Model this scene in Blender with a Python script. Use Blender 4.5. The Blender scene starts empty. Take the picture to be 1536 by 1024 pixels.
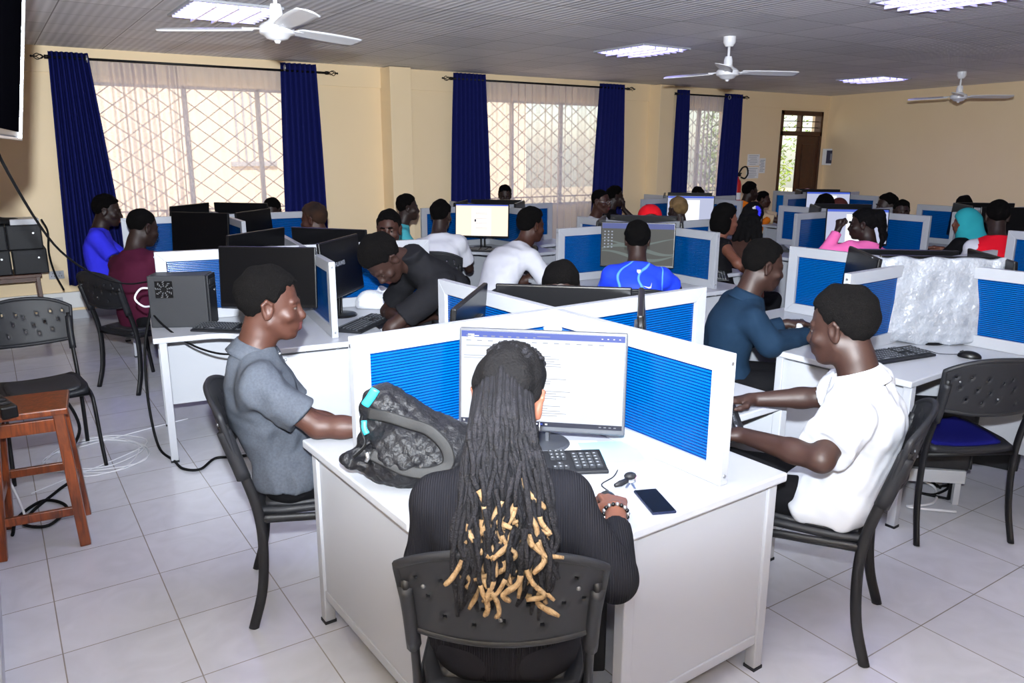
import bpy, bmesh, math, random
import numpy as np
from mathutils import Vector, Matrix, Euler
random.seed(7); RNG = np.random.default_rng(11)
SC = bpy.context.scene; COL = SC.collection
PI = math.pi
def R(d): return math.radians(d)

# ---------------------------------------------------------------- materials
def nt(m): return m.node_tree.nodes, m.node_tree.links
def mat(name, col, rough=.5, metal=0., spec=.5, bump=None, var=None, coat=0., sheen=0., trans=0., alpha=1.):
    """bump=(scale, strength, distance); var=(scale, other colour, amount)"""
    m = bpy.data.materials.new(name); m.use_nodes = True
    n, l = nt(m); b = n['Principled BSDF']
    b.inputs['Base Color'].default_value = (*col, 1); b.inputs['Roughness'].default_value = rough
    b.inputs['Metallic'].default_value = metal; b.inputs['Specular IOR Level'].default_value = spec
    b.inputs['Coat Weight'].default_value = coat; b.inputs['Sheen Weight'].default_value = sheen
    b.inputs['Transmission Weight'].default_value = trans; b.inputs['Alpha'].default_value = alpha
    tc = None
    if bump or var:
        tc = n.new('ShaderNodeTexCoord')
    if bump:
        t = n.new('ShaderNodeTexNoise'); t.inputs['Scale'].default_value = bump[0]; t.inputs['Detail'].default_value = 3
        l.new(tc.outputs['Object'], t.inputs['Vector'])
        u = n.new('ShaderNodeBump'); u.inputs['Strength'].default_value = bump[1]; u.inputs['Distance'].default_value = bump[2]
        l.new(t.outputs['Fac'], u.inputs['Height']); l.new(u.outputs['Normal'], b.inputs['Normal'])
    if var:
        t = n.new('ShaderNodeTexNoise'); t.inputs['Scale'].default_value = var[0]; t.inputs['Detail'].default_value = 4
        l.new(tc.outputs['Object'], t.inputs['Vector'])
        x = n.new('ShaderNodeMix'); x.data_type = 'RGBA'
        x.inputs[6].default_value = (*col, 1); x.inputs[7].default_value = (*var[1], 1)
        r = n.new('ShaderNodeMapRange'); r.inputs[1].default_value = .5 - var[2] / 2; r.inputs[2].default_value = .5 + var[2] / 2
        l.new(t.outputs['Fac'], r.inputs[0]); l.new(r.outputs[0], x.inputs[0]); l.new(x.outputs[2], b.inputs['Base Color'])
    return m
def emit(name, col, s):
    m = bpy.data.materials.new(name); m.use_nodes = True
    n, l = nt(m); b = n['Principled BSDF']
    b.inputs['Base Color'].default_value = (0.01, .01, .01, 1); b.inputs['Roughness'].default_value = .5; b.inputs['Specular IOR Level'].default_value = .08
    b.inputs['Emission Color'].default_value = (*col, 1); b.inputs['Emission Strength'].default_value = s
    return m
def srgb(r, g, b):
    f = lambda c: (c / 255) / 12.92 if c / 255 <= .04045 else ((c / 255 + .055) / 1.055) ** 2.4
    return (f(r), f(g), f(b))

# ---------------------------------------------------------------- mesh builder
class MB:
    def __init__(s): s.v = []; s.f = []; s.m = []
    def add(s, vs, fs, mi=0, M=None):
        o = len(s.v)
        if M is not None: vs = [M @ Vector(p) for p in vs]
        s.v += [tuple(p) for p in vs]; s.f += [tuple(i + o for i in f) for f in fs]; s.m += [mi] * len(fs)
        return s
    def box(s, c, d, mi=0, M=None, rz=0, rx=0, ry=0):
        x, y, z = d[0] / 2, d[1] / 2, d[2] / 2
        vs = [(-x, -y, -z), (x, -y, -z), (x, y, -z), (-x, y, -z), (-x, -y, z), (x, -y, z), (x, y, z), (-x, y, z)]
        T = Matrix.Translation(c) @ Euler((rx, ry, rz)).to_matrix().to_4x4()
        if M is not None: T = M @ T
        return s.add(vs, [(3, 2, 1, 0), (4, 5, 6, 7), (0, 1, 5, 4), (1, 2, 6, 5), (2, 3, 7, 6), (3, 0, 4, 7)], mi, T)
    def bar(s, a, b, w, t, mi=0, up=(0, 0, 1)):
        """box beam from a to b, w across (perpendicular to up), t along up"""
        a, b, up = Vector(a), Vector(b), Vector(up); d = (b - a).normalized(); x = d.cross(up)
        if x.length < 1e-5: x = d.cross(Vector((1, 0, 0)))
        x.normalize(); u = x.cross(d)
        vs = [p + x * (w / 2 * i) + u * (t / 2 * j) for p in (a, b) for i, j in ((-1, -1), (1, -1), (1, 1), (-1, 1))]
        return s.add(vs, [(0, 1, 2, 3), (7, 6, 5, 4), (1, 0, 4, 5), (2, 1, 5, 6), (3, 2, 6, 7), (0, 3, 7, 4)], mi)
    def prism(s, poly, z0, z1, mi=0, M=None):
        n = len(poly); vs = [(x, y, z0) for x, y in poly] + [(x, y, z1) for x, y in poly]
        fs = [tuple(range(n - 1, -1, -1)), tuple(range(n, 2 * n))] + [(i, (i + 1) % n, n + (i + 1) % n, n + i) for i in range(n)]
        return s.add(vs, fs, mi, M)
    def tube(s, pts, r, n=8, mi=0, sx=1., sy=1., ref=None, cap=True):
        """tube along pts; r number or list; sx, sy flatten the section"""
        P = [Vector(p) for p in pts]; N = len(P); rr = r if hasattr(r, '__len__') else [r] * N
        vs = []; x = Vector(ref) if ref is not None else None
        for i in range(N):
            d = (P[min(i + 1, N - 1)] - P[max(i - 1, 0)])
            d = d.normalized() if d.length > 1e-9 else Vector((0, 0, 1))
            if x is None: x = d.orthogonal()
            x = x - d * x.dot(d)
            x = x.normalized() if x.length > 1e-6 else d.orthogonal().normalized()
            y = d.cross(x)
            for k in range(n):
                a = 2 * PI * k / n
                vs.append(P[i] + (x * math.cos(a) * sx + y * math.sin(a) * sy) * rr[i])
        fs = [(i * n + k, i * n + (k + 1) % n, (i + 1) * n + (k + 1) % n, (i + 1) * n + k) for i in range(N - 1) for k in range(n)]
        if cap: fs += [tuple(range(n - 1, -1, -1)), tuple((N - 1) * n + k for k in range(n))]
        return s.add(vs, fs, mi)
    def lathe(s, prof, n=24, mi=0, M=None):
        """prof = [(r, z)...]"""
        vs = [(r * math.cos(2 * PI * k / n), r * math.sin(2 * PI * k / n), z) for r, z in prof for k in range(n)]
        N = len(prof)
        fs = [(i * n + k, i * n + (k + 1) % n, (i + 1) * n + (k + 1) % n, (i + 1) * n + k) for i in range(N - 1) for k in range(n)]
        fs += [tuple(range(n - 1, -1, -1)), tuple((N - 1) * n + k for k in range(n))]
        return s.add(vs, fs, mi, M)
    def grid(s, fn, nu, nv, mi=0, flip=False):
        vs = [fn(i / nu, j / nv) for i in range(nu + 1) for j in range(nv + 1)]; w = nv + 1
        fs = [(i * w + j, (i + 1) * w + j, (i + 1) * w + j + 1, i * w + j + 1) for i in range(nu) for j in range(nv)]
        if flip: fs = [f[::-1] for f in fs]
        return s.add(vs, fs, mi)
    def ball(s, c, r, n=12, mi=0):
        rx, ry, rz = r if hasattr(r, '__len__') else (r, r, r); m = max(4, n // 2)
        vs = [(c[0], c[1], c[2] - rz)]
        for i in range(1, m):
            t = -PI / 2 + PI * i / m
            vs += [(c[0] + rx * math.cos(t) * math.cos(2 * PI * k / n), c[1] + ry * math.cos(t) * math.sin(2 * PI * k / n), c[2] + rz * math.sin(t)) for k in range(n)]
        vs.append((c[0], c[1], c[2] + rz)); L = len(vs) - 1
        fs = [(0, 1 + (k + 1) % n, 1 + k) for k in range(n)]
        fs += [(1 + i * n + k, 1 + i * n + (k + 1) % n, 1 + (i + 1) * n + (k + 1) % n, 1 + (i + 1) * n + k) for i in range(m - 2) for k in range(n)]
        fs += [(L, 1 + (m - 2) * n + k, 1 + (m - 2) * n + (k + 1) % n) for k in range(n)]
        return s.add(vs, fs, mi)
    def build(s, name, mats, parent=None, smooth=False, bevel=0, seg=2, loc=None, rz=None, solid=0, auto=None):
        me = bpy.data.meshes.new(name); me.from_pydata(s.v, [], s.f)
        if not isinstance(mats, (list, tuple)): mats = [mats]
        for m in mats: me.materials.append(m)
        if len(mats) > 1: me.polygons.foreach_set('material_index', s.m)
        if smooth: me.polygons.foreach_set('use_smooth', [True] * len(s.f))
        me.update()
        o = bpy.data.objects.new(name, me); COL.objects.link(o)
        if parent is not None: o.parent = parent
        if loc is not None: o.location = loc
        if rz is not None: o.rotation_euler = (0, 0, rz)
        if solid:
            k = o.modifiers.new('solid', 'SOLIDIFY'); k.thickness = solid; k.offset = 0
        if bevel:
            k = o.modifiers.new('bevel', 'BEVEL'); k.width = bevel; k.segments = seg; k.limit_method = 'ANGLE'; k.angle_limit = R(35)
        if auto:
            try: me.set_sharp_from_angle(angle=R(auto))
            except Exception: pass
        return o
def tag(o, label=None, cat=None, group=None, kind=None):
    if label: o['label'] = label
    if cat: o['category'] = cat
    if group: o['group'] = group
    if kind: o['kind'] = kind
    return o
def empty(name, loc=(0, 0, 0), rz=0., label=None, cat=None, group=None):
    o = bpy.data.objects.new(name, None); COL.objects.link(o); o.empty_display_size = .1
    o.location = loc; o.rotation_euler = (0, 0, rz)
    return tag(o, label, cat, group)
def copy_tree(o, parent=None):
    c = o.copy(); COL.objects.link(c)
    if parent is not None: c.parent = parent
    for ch in list(o.children): copy_tree(ch, c)
    return c
def spline(pts, n=8):
    """Catmull-Rom through pts"""
    P = [Vector(p) for p in pts]; P = [2 * P[0] - P[1]] + P + [2 * P[-1] - P[-2]]; out = []
    for i in range(1, len(P) - 2):
        a, b, c, d = P[i - 1:i + 3]
        for k in range(n):
            t = k / n
            out.append(.5 * (2 * b + (c - a) * t + (2 * a - 5 * b + 4 * c - d) * t * t + (3 * b - a - 3 * c + d) * t ** 3))
    out.append(P[-2]); return out

# ---------------------------------------------------------------- distance-field sculpting (surface nets)
def axis(lo, hi, h, fine=()):
    out = [lo]
    while out[-1] < hi:
        x = out[-1]; s = h
        for a, b, hf in fine:
            if a - h < x < b: s = min(s, hf)
        out.append(x + s)
    return np.array(out, np.float32)
class Field:
    def __init__(s, lo, hi, h, fine=((), (), ())):
        s.ax = [axis(lo[i], hi[i], h, fine[i]) for i in range(3)]
        s.F = np.full([len(a) for a in s.ax], 1.0, np.float32)
    def sub(s, lo, hi, mar):
        sl = []
        for i in range(3):
            a = int(np.searchsorted(s.ax[i], lo[i] - mar)); b = int(np.searchsorted(s.ax[i], hi[i] + mar))
            a = max(0, a - 1); b = min(len(s.ax[i]), b + 1)
            if b <= a: return None, None
            sl.append(slice(a, b))
        return tuple(sl), (s.ax[0][sl[0]][:, None, None], s.ax[1][sl[1]][None, :, None], s.ax[2][sl[2]][None, None, :])
    def put(s, fn, lo, hi, k=.02, op='u', mar=None):
        mar = (k + .03) if mar is None else mar
        sl, g = s.sub(lo, hi, mar)
        if sl is None: return s
        d = fn(*g).astype(np.float32); A = s.F[sl]
        if op == 'u':
            if k > 0:
                h = np.maximum(k - np.abs(A - d), 0) / k; s.F[sl] = np.minimum(A, d) - h * h * k * .25
            else: s.F[sl] = np.minimum(A, d)
        else:   # subtract
            d = -d
            if k > 0:
                h = np.maximum(k - np.abs(A - d), 0) / k; s.F[sl] = np.maximum(A, d) + h * h * k * .25
            else: s.F[sl] = np.maximum(A, d)
        return s
    def rc(s, a, b, ra, rb, k=.02, op='u', cut=None):
        a = np.array(a, float); b = np.array(b, float); ab = b - a; L2 = max(float(ab @ ab), 1e-9); m = max(ra, rb)
        def fn(x, y, z):
            t = np.clip(((x - a[0]) * ab[0] + (y - a[1]) * ab[1] + (z - a[2]) * ab[2]) / L2, 0, 1)
            d = np.sqrt((x - a[0] - t * ab[0]) ** 2 + (y - a[1] - t * ab[1]) ** 2 + (z - a[2] - t * ab[2]) ** 2) - (ra + t * (rb - ra))
            if cut is not None:   # plane at b, normal along the axis
                u = ab / math.sqrt(L2)
                d = np.maximum(d, (x - b[0]) * u[0] + (y - b[1]) * u[1] + (z - b[2]) * u[2] - cut)
            return d
        return s.put(fn, np.minimum(a, b) - m, np.maximum(a, b) + m, k, op)
    def ell(s, c, r, M=None, k=.02, op='u', post=None):
        c = np.array(c, float); r = np.array(r, float); M = np.eye(3) if M is None else np.array(M, float); e = float(r.max())
        def fn(x, y, z):
            q = [M[i, 0] * (x - c[0]) + M[i, 1] * (y - c[1]) + M[i, 2] * (z - c[2]) for i in range(3)]
            k0 = np.sqrt((q[0] / r[0]) ** 2 + (q[1] / r[1]) ** 2 + (q[2] / r[2]) ** 2)
            k1 = np.sqrt((q[0] / r[0] ** 2) ** 2 + (q[1] / r[1] ** 2) ** 2 + (q[2] / r[2] ** 2) ** 2) + 1e-6
            d = k0 * (k0 - 1) / k1
            return post(d, *q) if post else d
        return s.put(fn, c - e, c + e, k, op)
    def noise(s, amp, freq, seed=0, n=5, warp=None):
        r = np.random.default_rng(seed); X, Y, Z = s.ax[0][:, None, None], s.ax[1][None, :, None], s.ax[2][None, None, :]
        W = np.zeros_like(s.F)
        for i in range(n):
            f = r.normal(size=3); f = f / np.linalg.norm(f) * freq * r.uniform(.6, 1.6)
            if warp is not None: f = f * np.array(warp)
            g = r.normal(size=3); g = g / np.linalg.norm(g) * freq * .4
            ph = r.uniform(0, 6.28)
            W += np.sin(X * f[0] + Y * f[1] + Z * f[2] + ph + 1.3 * np.sin(X * g[0] + Y * g[1] + Z * g[2] + ph * 2))
        s.F += (amp / math.sqrt(n)) * W.astype(np.float32)
        return s
    def mesh(s):
        F = s.F; ins = F < 0
        ins[0] = ins[-1] = False; ins[:, 0] = ins[:, -1] = False; ins[:, :, 0] = ins[:, :, -1] = False
        F = np.where(ins, F, np.abs(F) + 1e-6)
        nx, ny, nz = F.shape
        cnt = np.zeros((nx - 1, ny - 1, nz - 1), np.int8)
        for i in (0, 1):
            for j in (0, 1):
                for k in (0, 1): cnt += ins[i:nx - 1 + i, j:ny - 1 + j, k:nz - 1 + k]
        act = np.argwhere((cnt > 0) & (cnt < 8))
        idx = np.full(cnt.shape, -1, np.int32); idx[tuple(act.T)] = np.arange(len(act))
        acc = np.zeros((len(act), 3)); num = np.zeros(len(act))
        A = [a.astype(float) for a in s.ax]
        for ax in range(3):
            o = [i for i in range(3) if i != ax]
            for u in (0, 1):
                for v in (0, 1):
                    p = act.copy(); p[:, o[0]] += u; p[:, o[1]] += v
                    q = p.copy(); q[:, ax] += 1
                    fa = F[tuple(p.T)]; fb = F[tuple(q.T)]; m = (fa < 0) != (fb < 0)
                    if not m.any(): continue
                    t = fa[m] / (fa[m] - fb[m]); pm = p[m]; qm = q[m]
                    P = np.stack([A[i][pm[:, i]] for i in range(3)], 1); Q = np.stack([A[i][qm[:, i]] for i in range(3)], 1)
                    acc[m] += P + (Q - P) * t[:, None]; num[m] += 1
        V = acc / np.maximum(num, 1)[:, None]
        faces = []
        for ax in range(3):
            o = [i for i in range(3) if i != ax]
            sl0 = [slice(None)] * 3; sl1 = [slice(None)] * 3; sl0[ax] = slice(0, -1); sl1[ax] = slice(1, None)
            a = ins[tuple(sl0)]; b = ins[tuple(sl1)]
            E = np.argwhere(a != b)
            if not len(E): continue
            keep = (E[:, o[0]] > 0) & (E[:, o[1]] > 0) & (E[:, o[0]] < F.shape[o[0]] - 1) & (E[:, o[1]] < F.shape[o[1]] - 1)
            E = E[keep]; flip = a[tuple(E.T)]
            def c(u, v):
                p = E.copy(); p[:, o[0]] -= u; p[:, o[1]] -= v; return idx[tuple(p.T)]
            q = np.stack([c(1, 1), c(0, 1), c(0, 0), c(1, 0)], 1)
            if ax == 1: flip = ~flip
            q[~flip] = q[~flip][:, ::-1]
            faces.append(q)
        return V, np.concatenate(faces)
    def build(s, name, mats, parent=None, smooth_it=1, matfn=None):
        V, Q = s.mesh()
        if smooth_it:
            for _ in range(smooth_it):
                S = np.zeros_like(V); N = np.zeros(len(V))
                for i in range(4):
                    for j in (1, 3): np.add.at(S, Q[:, i], V[Q[:, (i + j) % 4]]); np.add.at(N, Q[:, i], 1)
                V = V * .5 + .5 * S / np.maximum(N, 1)[:, None]
        me = bpy.data.meshes.new(name)
        me.vertices.add(len(V)); me.vertices.foreach_set('co', V.astype(np.float32).ravel())
        me.loops.add(Q.size); me.loops.foreach_set('vertex_index', Q.astype(np.int32).ravel())
        me.polygons.add(len(Q)); me.polygons.foreach_set('loop_start', np.arange(0, Q.size, 4, dtype=np.int32))
        try: me.polygons.foreach_set('loop_total', np.full(len(Q), 4, np.int32))
        except Exception: pass
        if not isinstance(mats, (list, tuple)): mats = [mats]
        for m in mats: me.materials.append(m)
        if matfn is not None: me.polygons.foreach_set('material_index', matfn(V[Q].mean(1)).astype(np.int32))
        me.polygons.foreach_set('use_smooth', np.ones(len(Q), bool))
        me.update(calc_edges=True); me.validate()
        o = bpy.data.objects.new(name, me); COL.objects.link(o)
        if parent is not None: o.parent = parent
        return o
# ---------------------------------------------------------------- camera and view
HC = 1.78
cam_d = bpy.data.cameras.new('camera'); cam_d.sensor_width = 36; cam_d.sensor_fit = 'HORIZONTAL'
cam_d.lens = 1172 / 1536 * 36; cam_d.clip_start = .02; cam_d.clip_end = 300
cam = bpy.data.objects.new('camera', cam_d); COL.objects.link(cam)
cam.matrix_world = Matrix(((.83320439, .12938421, -.53761526, 0), (-.55295897, .19954336, -.80896157, 0), (.0026107, .97130952, .23780456, HC), (0, 0, 0, 1)))
SC.camera = cam
SC.view_settings.view_transform = 'Standard'; SC.view_settings.look = 'None'
SC.view_settings.gamma = 1; SC.view_settings.use_curve_mapping = False
SC.view_settings.exposure = 0.22
# ---------------------------------------------------------------- materials
M_wall = mat('cream wall paint', srgb(245, 222, 184), .6, spec=.3, bump=(60, .05, .002), var=(1.2, srgb(239, 214, 174), .8))
M_white = mat('white laminate', srgb(172, 174, 180), .3, spec=.5)
M_whitemetal = mat('white powder coated steel', srgb(166, 168, 174), .4, spec=.4, bump=(140, .05, .0008))
M_alu = mat('pale aluminium frame', srgb(160, 162, 168), .38, metal=.15, spec=.5)
M_navy = mat('navy curtain cloth', srgb(20, 26, 88), .8, spec=.12, bump=(300, .12, .001))
M_blackmetal = mat('black painted steel', srgb(14, 14, 17), .5, spec=.3)
M_blackpl = mat('black moulded plastic', srgb(22, 23, 27), .55, spec=.3, bump=(400, .12, .0006))
M_blackgl = mat('glossy black plastic', srgb(11, 11, 13), .3, spec=.25)
M_darkgrey = mat('dark grey steel case', srgb(44, 45, 48), .6, spec=.25, bump=(500, .1, .0005))
M_bluepad = mat('royal blue seat cloth', srgb(10, 12, 78), .9, spec=.08, bump=(500, .15, .0008))
M_greypad = mat('black seat cloth', srgb(26, 27, 32), .6, bump=(500, .15, .0008))
M_silver = mat('brushed silver metal', srgb(190, 192, 196), .3, metal=.9)
M_brass = mat('pale steel bolt', srgb(170, 172, 176), .3, metal=.9)
M_paper = mat('white paper', srgb(240, 240, 240), .8)
M_brownwood = mat('dark brown door wood', srgb(84, 44, 20), .35, bump=(40, .2, .002), var=(9, srgb(52, 27, 13), .7))
M_fan = mat('white enamelled metal', srgb(235, 235, 238), .3)
M_bronze = mat('dark bronze metal', srgb(34, 30, 28), .35, metal=.6)
def wood_mat():
    m = mat('varnished reddish wood', srgb(122, 62, 30), .28, spec=.5); n, l = nt(m)
    tc = n.new('ShaderNodeTexCoord'); mp = n.new('ShaderNodeMapping'); mp.inputs['Scale'].default_value = (14, 14, 1.6)
    t = n.new('ShaderNodeTexNoise'); t.inputs['Scale'].default_value = 3; t.inputs['Detail'].default_value = 6; t.inputs['Distortion'].default_value = 1.2
    r = n.new('ShaderNodeValToRGB'); e = r.color_ramp.elements
    e[0].position = .3; e[0].color = (*srgb(60, 24, 12), 1); e[1].position = .72; e[1].color = (*srgb(128, 62, 28), 1)
    l.new(tc.outputs['Object'], mp.inputs[0]); l.new(mp.outputs[0], t.inputs['Vector']); l.new(t.outputs['Fac'], r.inputs[0]); l.new(r.outputs[0], n['Principled BSDF'].inputs['Base Color'])
    return m
M_wood = wood_mat()
def floor_mat():
    m = mat('grey lilac ceramic floor tile', srgb(182, 183, 192), .26, spec=.5); n, l = nt(m); b = n['Principled BSDF']
    tc = n.new('ShaderNodeTexCoord'); mp = n.new('ShaderNodeMapping'); mp.inputs['Location'].default_value = (-.02, -.135, 0)
    mp.vector_type = 'POINT'
    bk = n.new('ShaderNodeTexBrick'); bk.offset = 0; bk.inputs['Scale'].default_value = 1; bk.inputs['Brick Width'].default_value = .397; bk.inputs['Row Height'].default_value = .405
    bk.inputs['Mortar Size'].default_value = .0026; bk.inputs['Mortar Smooth'].default_value = .3; bk.inputs['Bias'].default_value = 0
    bk.inputs['Color1'].default_value = (*srgb(204, 205, 212), 1); bk.inputs['Color2'].default_value = (*srgb(198, 199, 208), 1); bk.inputs['Mortar'].default_value = (*srgb(138, 131, 124), 1)
    ns = n.new('ShaderNodeTexNoise'); ns.inputs['Scale'].default_value = 5; ns.inputs['Detail'].default_value = 8; ns.inputs['Distortion'].default_value = 1.5
    mx = n.new('ShaderNodeMix'); mx.data_type = 'RGBA'; mx.blend_type = 'MULTIPLY'; mx.inputs[0].default_value = 1
    rp = n.new('ShaderNodeMapRange'); rp.inputs[1].default_value = .3; rp.inputs[2].default_value = .7; rp.inputs[3].default_value = .93; rp.inputs[4].default_value = 1.05
    l.new(tc.outputs['Object'], mp.inputs[0]); l.new(mp.outputs[0], bk.inputs['Vector']); l.new(tc.outputs['Object'], ns.inputs['Vector'])
    l.new(ns.outputs['Fac'], rp.inputs[0]); l.new(bk.outputs['Color'], mx.inputs[6]); l.new(rp.outputs[0], mx.inputs[7]); l.new(mx.outputs[2], b.inputs['Base Color'])
    u = n.new('ShaderNodeBump'); u.inputs['Strength'].default_value = .3; u.inputs['Distance'].default_value = .002; u.invert = True
    l.new(bk.outputs['Fac'], u.inputs['Height']); l.new(u.outputs[0], b.inputs['Normal'])
    return m
def ceil_mat():
    m = mat('grey ribbed ceiling panel', srgb(158, 155, 156), .55, spec=.3); n, l = nt(m); b = n['Principled BSDF']
    tc = n.new('ShaderNodeTexCoord'); bk = n.new('ShaderNodeTexBrick'); bk.offset = 0
    bk.inputs['Scale'].default_value = 1; bk.inputs['Brick Width'].default_value = .6; bk.inputs['Row Height'].default_value = .6
    bk.inputs['Mortar Size'].default_value = .005; bk.inputs['Mortar Smooth'].default_value = .2
    bk.inputs['Color1'].default_value = (*srgb(246, 244, 246), 1); bk.inputs['Color2'].default_value = (*srgb(228, 227, 230), 1); bk.inputs['Mortar'].default_value = (*srgb(150, 147, 148), 1)
    l.new(tc.outputs['Object'], bk.inputs['Vector'])
    s = n.new('ShaderNodeSeparateXYZ'); l.new(tc.outputs['Object'], s.inputs[0])
    def wave(sock, f):
        a = n.new('ShaderNodeMath'); a.operation = 'MULTIPLY'; a.inputs[1].default_value = f; l.new(sock, a.inputs[0])
        c = n.new('ShaderNodeMath'); c.operation = 'SINE'; l.new(a.outputs[0], c.inputs[0]); return c.outputs[0]
    m2 = n.new('ShaderNodeMath'); m2.operation = 'MULTIPLY'; m2.inputs[1].default_value = .55; l.new(wave(s.outputs[1], 2 * PI / .034), m2.inputs[0])
    mu = n.new('ShaderNodeMath'); mu.operation = 'MULTIPLY_ADD'; mu.inputs[1].default_value = .75; l.new(wave(s.outputs[0], 2 * PI / .066), mu.inputs[0]); l.new(m2.outputs[0], mu.inputs[2])
    mr = n.new('ShaderNodeMapRange'); mr.inputs[1].default_value = -1; mr.inputs[2].default_value = 1; mr.inputs[3].default_value = .78; mr.inputs[4].default_value = 1.06
    l.new(mu.outputs[0], mr.inputs[0])
    mx = n.new('ShaderNodeMix'); mx.data_type = 'RGBA'; mx.blend_type = 'MULTIPLY'; mx.inputs[0].default_value = 1
    l.new(bk.outputs['Color'], mx.inputs[6]); l.new(mr.outputs[0], mx.inputs[7]); l.new(mx.outputs[2], b.inputs['Base Color'])
    u = n.new('ShaderNodeBump'); u.inputs['Strength'].default_value = .5; u.inputs['Distance'].default_value = .006; l.new(mu.outputs[0], u.inputs['Height']); l.new(u.outputs[0], b.inputs['Normal'])
    return m
def blue_mat():
    """blue ribbed polycarbonate sheet: partly see-through, glossy, with fine horizontal flutes"""
    m = bpy.data.materials.new('blue fluted polycarbonate'); m.use_nodes = True; n, l = nt(m); b = n['Principled BSDF']
    b.inputs['Base Color'].default_value = (*srgb(0, 84, 205), 1); b.inputs['Roughness'].default_value = .16; b.inputs['Specular IOR Level'].default_value = .6
    tc = n.new('ShaderNodeTexCoord'); s = n.new('ShaderNodeSeparateXYZ'); l.new(tc.outputs['Object'], s.inputs[0])
    a = n.new('ShaderNodeMath'); a.operation = 'MULTIPLY'; a.inputs[1].default_value = 2 * PI / .0105; l.new(s.outputs[2], a.inputs[0])
    c = n.new('ShaderNodeMath'); c.operation = 'SINE'; l.new(a.outputs[0], c.inputs[0])
    rp = n.new('ShaderNodeValToRGB'); e = rp.color_ramp.elements
    e[0].position = .15; e[0].color = (*srgb(0, 40, 98), 1); e[1].position = .5; e[1].color = (*srgb(0, 100, 176), 1)
    mr = n.new('ShaderNodeMapRange'); mr.inputs[1].default_value = -1; mr.inputs[2].default_value = 1; l.new(c.outputs[0], mr.inputs[0]); l.new(mr.outputs[0], rp.inputs[0]); l.new(rp.outputs[0], b.inputs['Base Color'])
    ns = n.new('ShaderNodeTexNoise'); ns.inputs['Scale'].default_value = 6; l.new(tc.outputs['Object'], ns.inputs['Vector'])
    ad = n.new('ShaderNodeMath'); ad.operation = 'MULTIPLY_ADD'; ad.inputs[1].default_value = .35; l.new(c.outputs[0], ad.inputs[0]); l.new(ns.outputs['Fac'], ad.inputs[2])
    u = n.new('ShaderNodeBump'); u.inputs['Strength'].default_value = .5; u.inputs['Distance'].default_value = .002; l.new(ad.outputs[0], u.inputs['Height']); l.new(u.outputs[0], b.inputs['Normal'])
    tr = n.new('ShaderNodeBsdfTransparent'); tr.inputs[0].default_value = (*srgb(30, 142, 214), 1)
    mx = n.new('ShaderNodeMixShader'); mx.inputs[0].default_value = .52
    l.new(b.outputs[0], mx.inputs[1]); l.new(tr.outputs[0], mx.inputs[2]); l.new(mx.outputs[0], n['Material Output'].inputs[0])
    return m
def sheer_mat():
    m = bpy.data.materials.new('white sheer voile'); m.use_nodes = True; n, l = nt(m); n.remove(n['Principled BSDF'])
    d = n.new('ShaderNodeBsdfDiffuse'); d.inputs[0].default_value = (*srgb(234, 231, 246), 1)
    t = n.new('ShaderNodeBsdfTranslucent'); t.inputs[0].default_value = (*srgb(232, 224, 226), 1)
    p = n.new('ShaderNodeBsdfTransparent')
    a = n.new('ShaderNodeMixShader'); a.inputs[0].default_value = .5; l.new(d.outputs[0], a.inputs[1]); l.new(t.outputs[0], a.inputs[2])
    b = n.new('ShaderNodeMixShader'); lw = n.new('ShaderNodeLayerWeight'); lw.inputs[0].default_value = .5; mr = n.new('ShaderNodeMapRange'); mr.inputs[1].default_value = .05; mr.inputs[2].default_value = .8; mr.inputs[3].default_value = .5; mr.inputs[4].default_value = .06; l.new(lw.outputs['Facing'], mr.inputs[0]); l.new(mr.outputs[0], b.inputs[0]); l.new(a.outputs[0], b.inputs[1]); l.new(p.outputs[0], b.inputs[2])
    l.new(b.outputs[0], n['Material Output'].inputs[0]); return m
M_floor, M_ceil, M_blue, M_sheer = floor_mat(), ceil_mat(), blue_mat(), sheer_mat()
M_glass = bpy.data.materials.new('clear window glass'); M_glass.use_nodes = True
_n, _l = nt(M_glass); _n.remove(_n['Principled BSDF'])
_t = _n.new('ShaderNodeBsdfTransparent'); _g = _n.new('ShaderNodeBsdfGlossy'); _g.inputs['Roughness'].default_value = .02; _x = _n.new('ShaderNodeMixShader'); _x.inputs[0].default_value = .05
_l.new(_t.outputs[0], _x.inputs[1]); _l.new(_g.outputs[0], _x.inputs[2]); _l.new(_x.outputs[0], _n['Material Output'].inputs[0])
def struct(o): o['kind'] = 'structure'; return o

# ---------------------------------------------------------------- room shell
XL, YB, YF, ZC = -.17, 9.5, -1.3, 2.78
RX0, RX1 = 13.5, 11.55            # right wall x at the back corner and at the front
plan = [(XL, YF), (RX1, YF), (RX0, YB), (XL, YB)]
struct(MB().prism([(XL - .2, YF - .2), (RX1 + .2, YF - .2), (RX0 + .2, YB + .25), (XL - .2, YB + .25)], -.12, 0).build('floor', M_floor))
struct(MB().prism([(XL - .2, YF - .2), (RX1 + .2, YF - .2), (RX0 + .2, YB + .25), (XL - .2, YB + .25)], ZC, ZC + .12).build('ceiling', M_ceil))
WIN = [(1.0, 3.25, .98, 2.46), (5.5, 8.12, .98, 2.46), (9.55, 10.75, .98, 2.46)]
DOOR = (12.12, 13.32, 0, 2.49)
w = MB(); x = XL - .2
for a, b, z0, z1 in WIN + [DOOR]:
    w.box(((x + a) / 2, YB + .11, ZC / 2), (a - x, .22, ZC))
    if z0 > 0: w.box(((a + b) / 2, YB + .11, z0 / 2), (b - a, .22, z0))
    w.box(((a + b) / 2, YB + .11, (z1 + ZC) / 2), (b - a, .22, ZC - z1)); x = b
w.box(((x + RX0 + .2) / 2, YB + .11, ZC / 2), (RX0 + .2 - x, .22, ZC))
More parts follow.
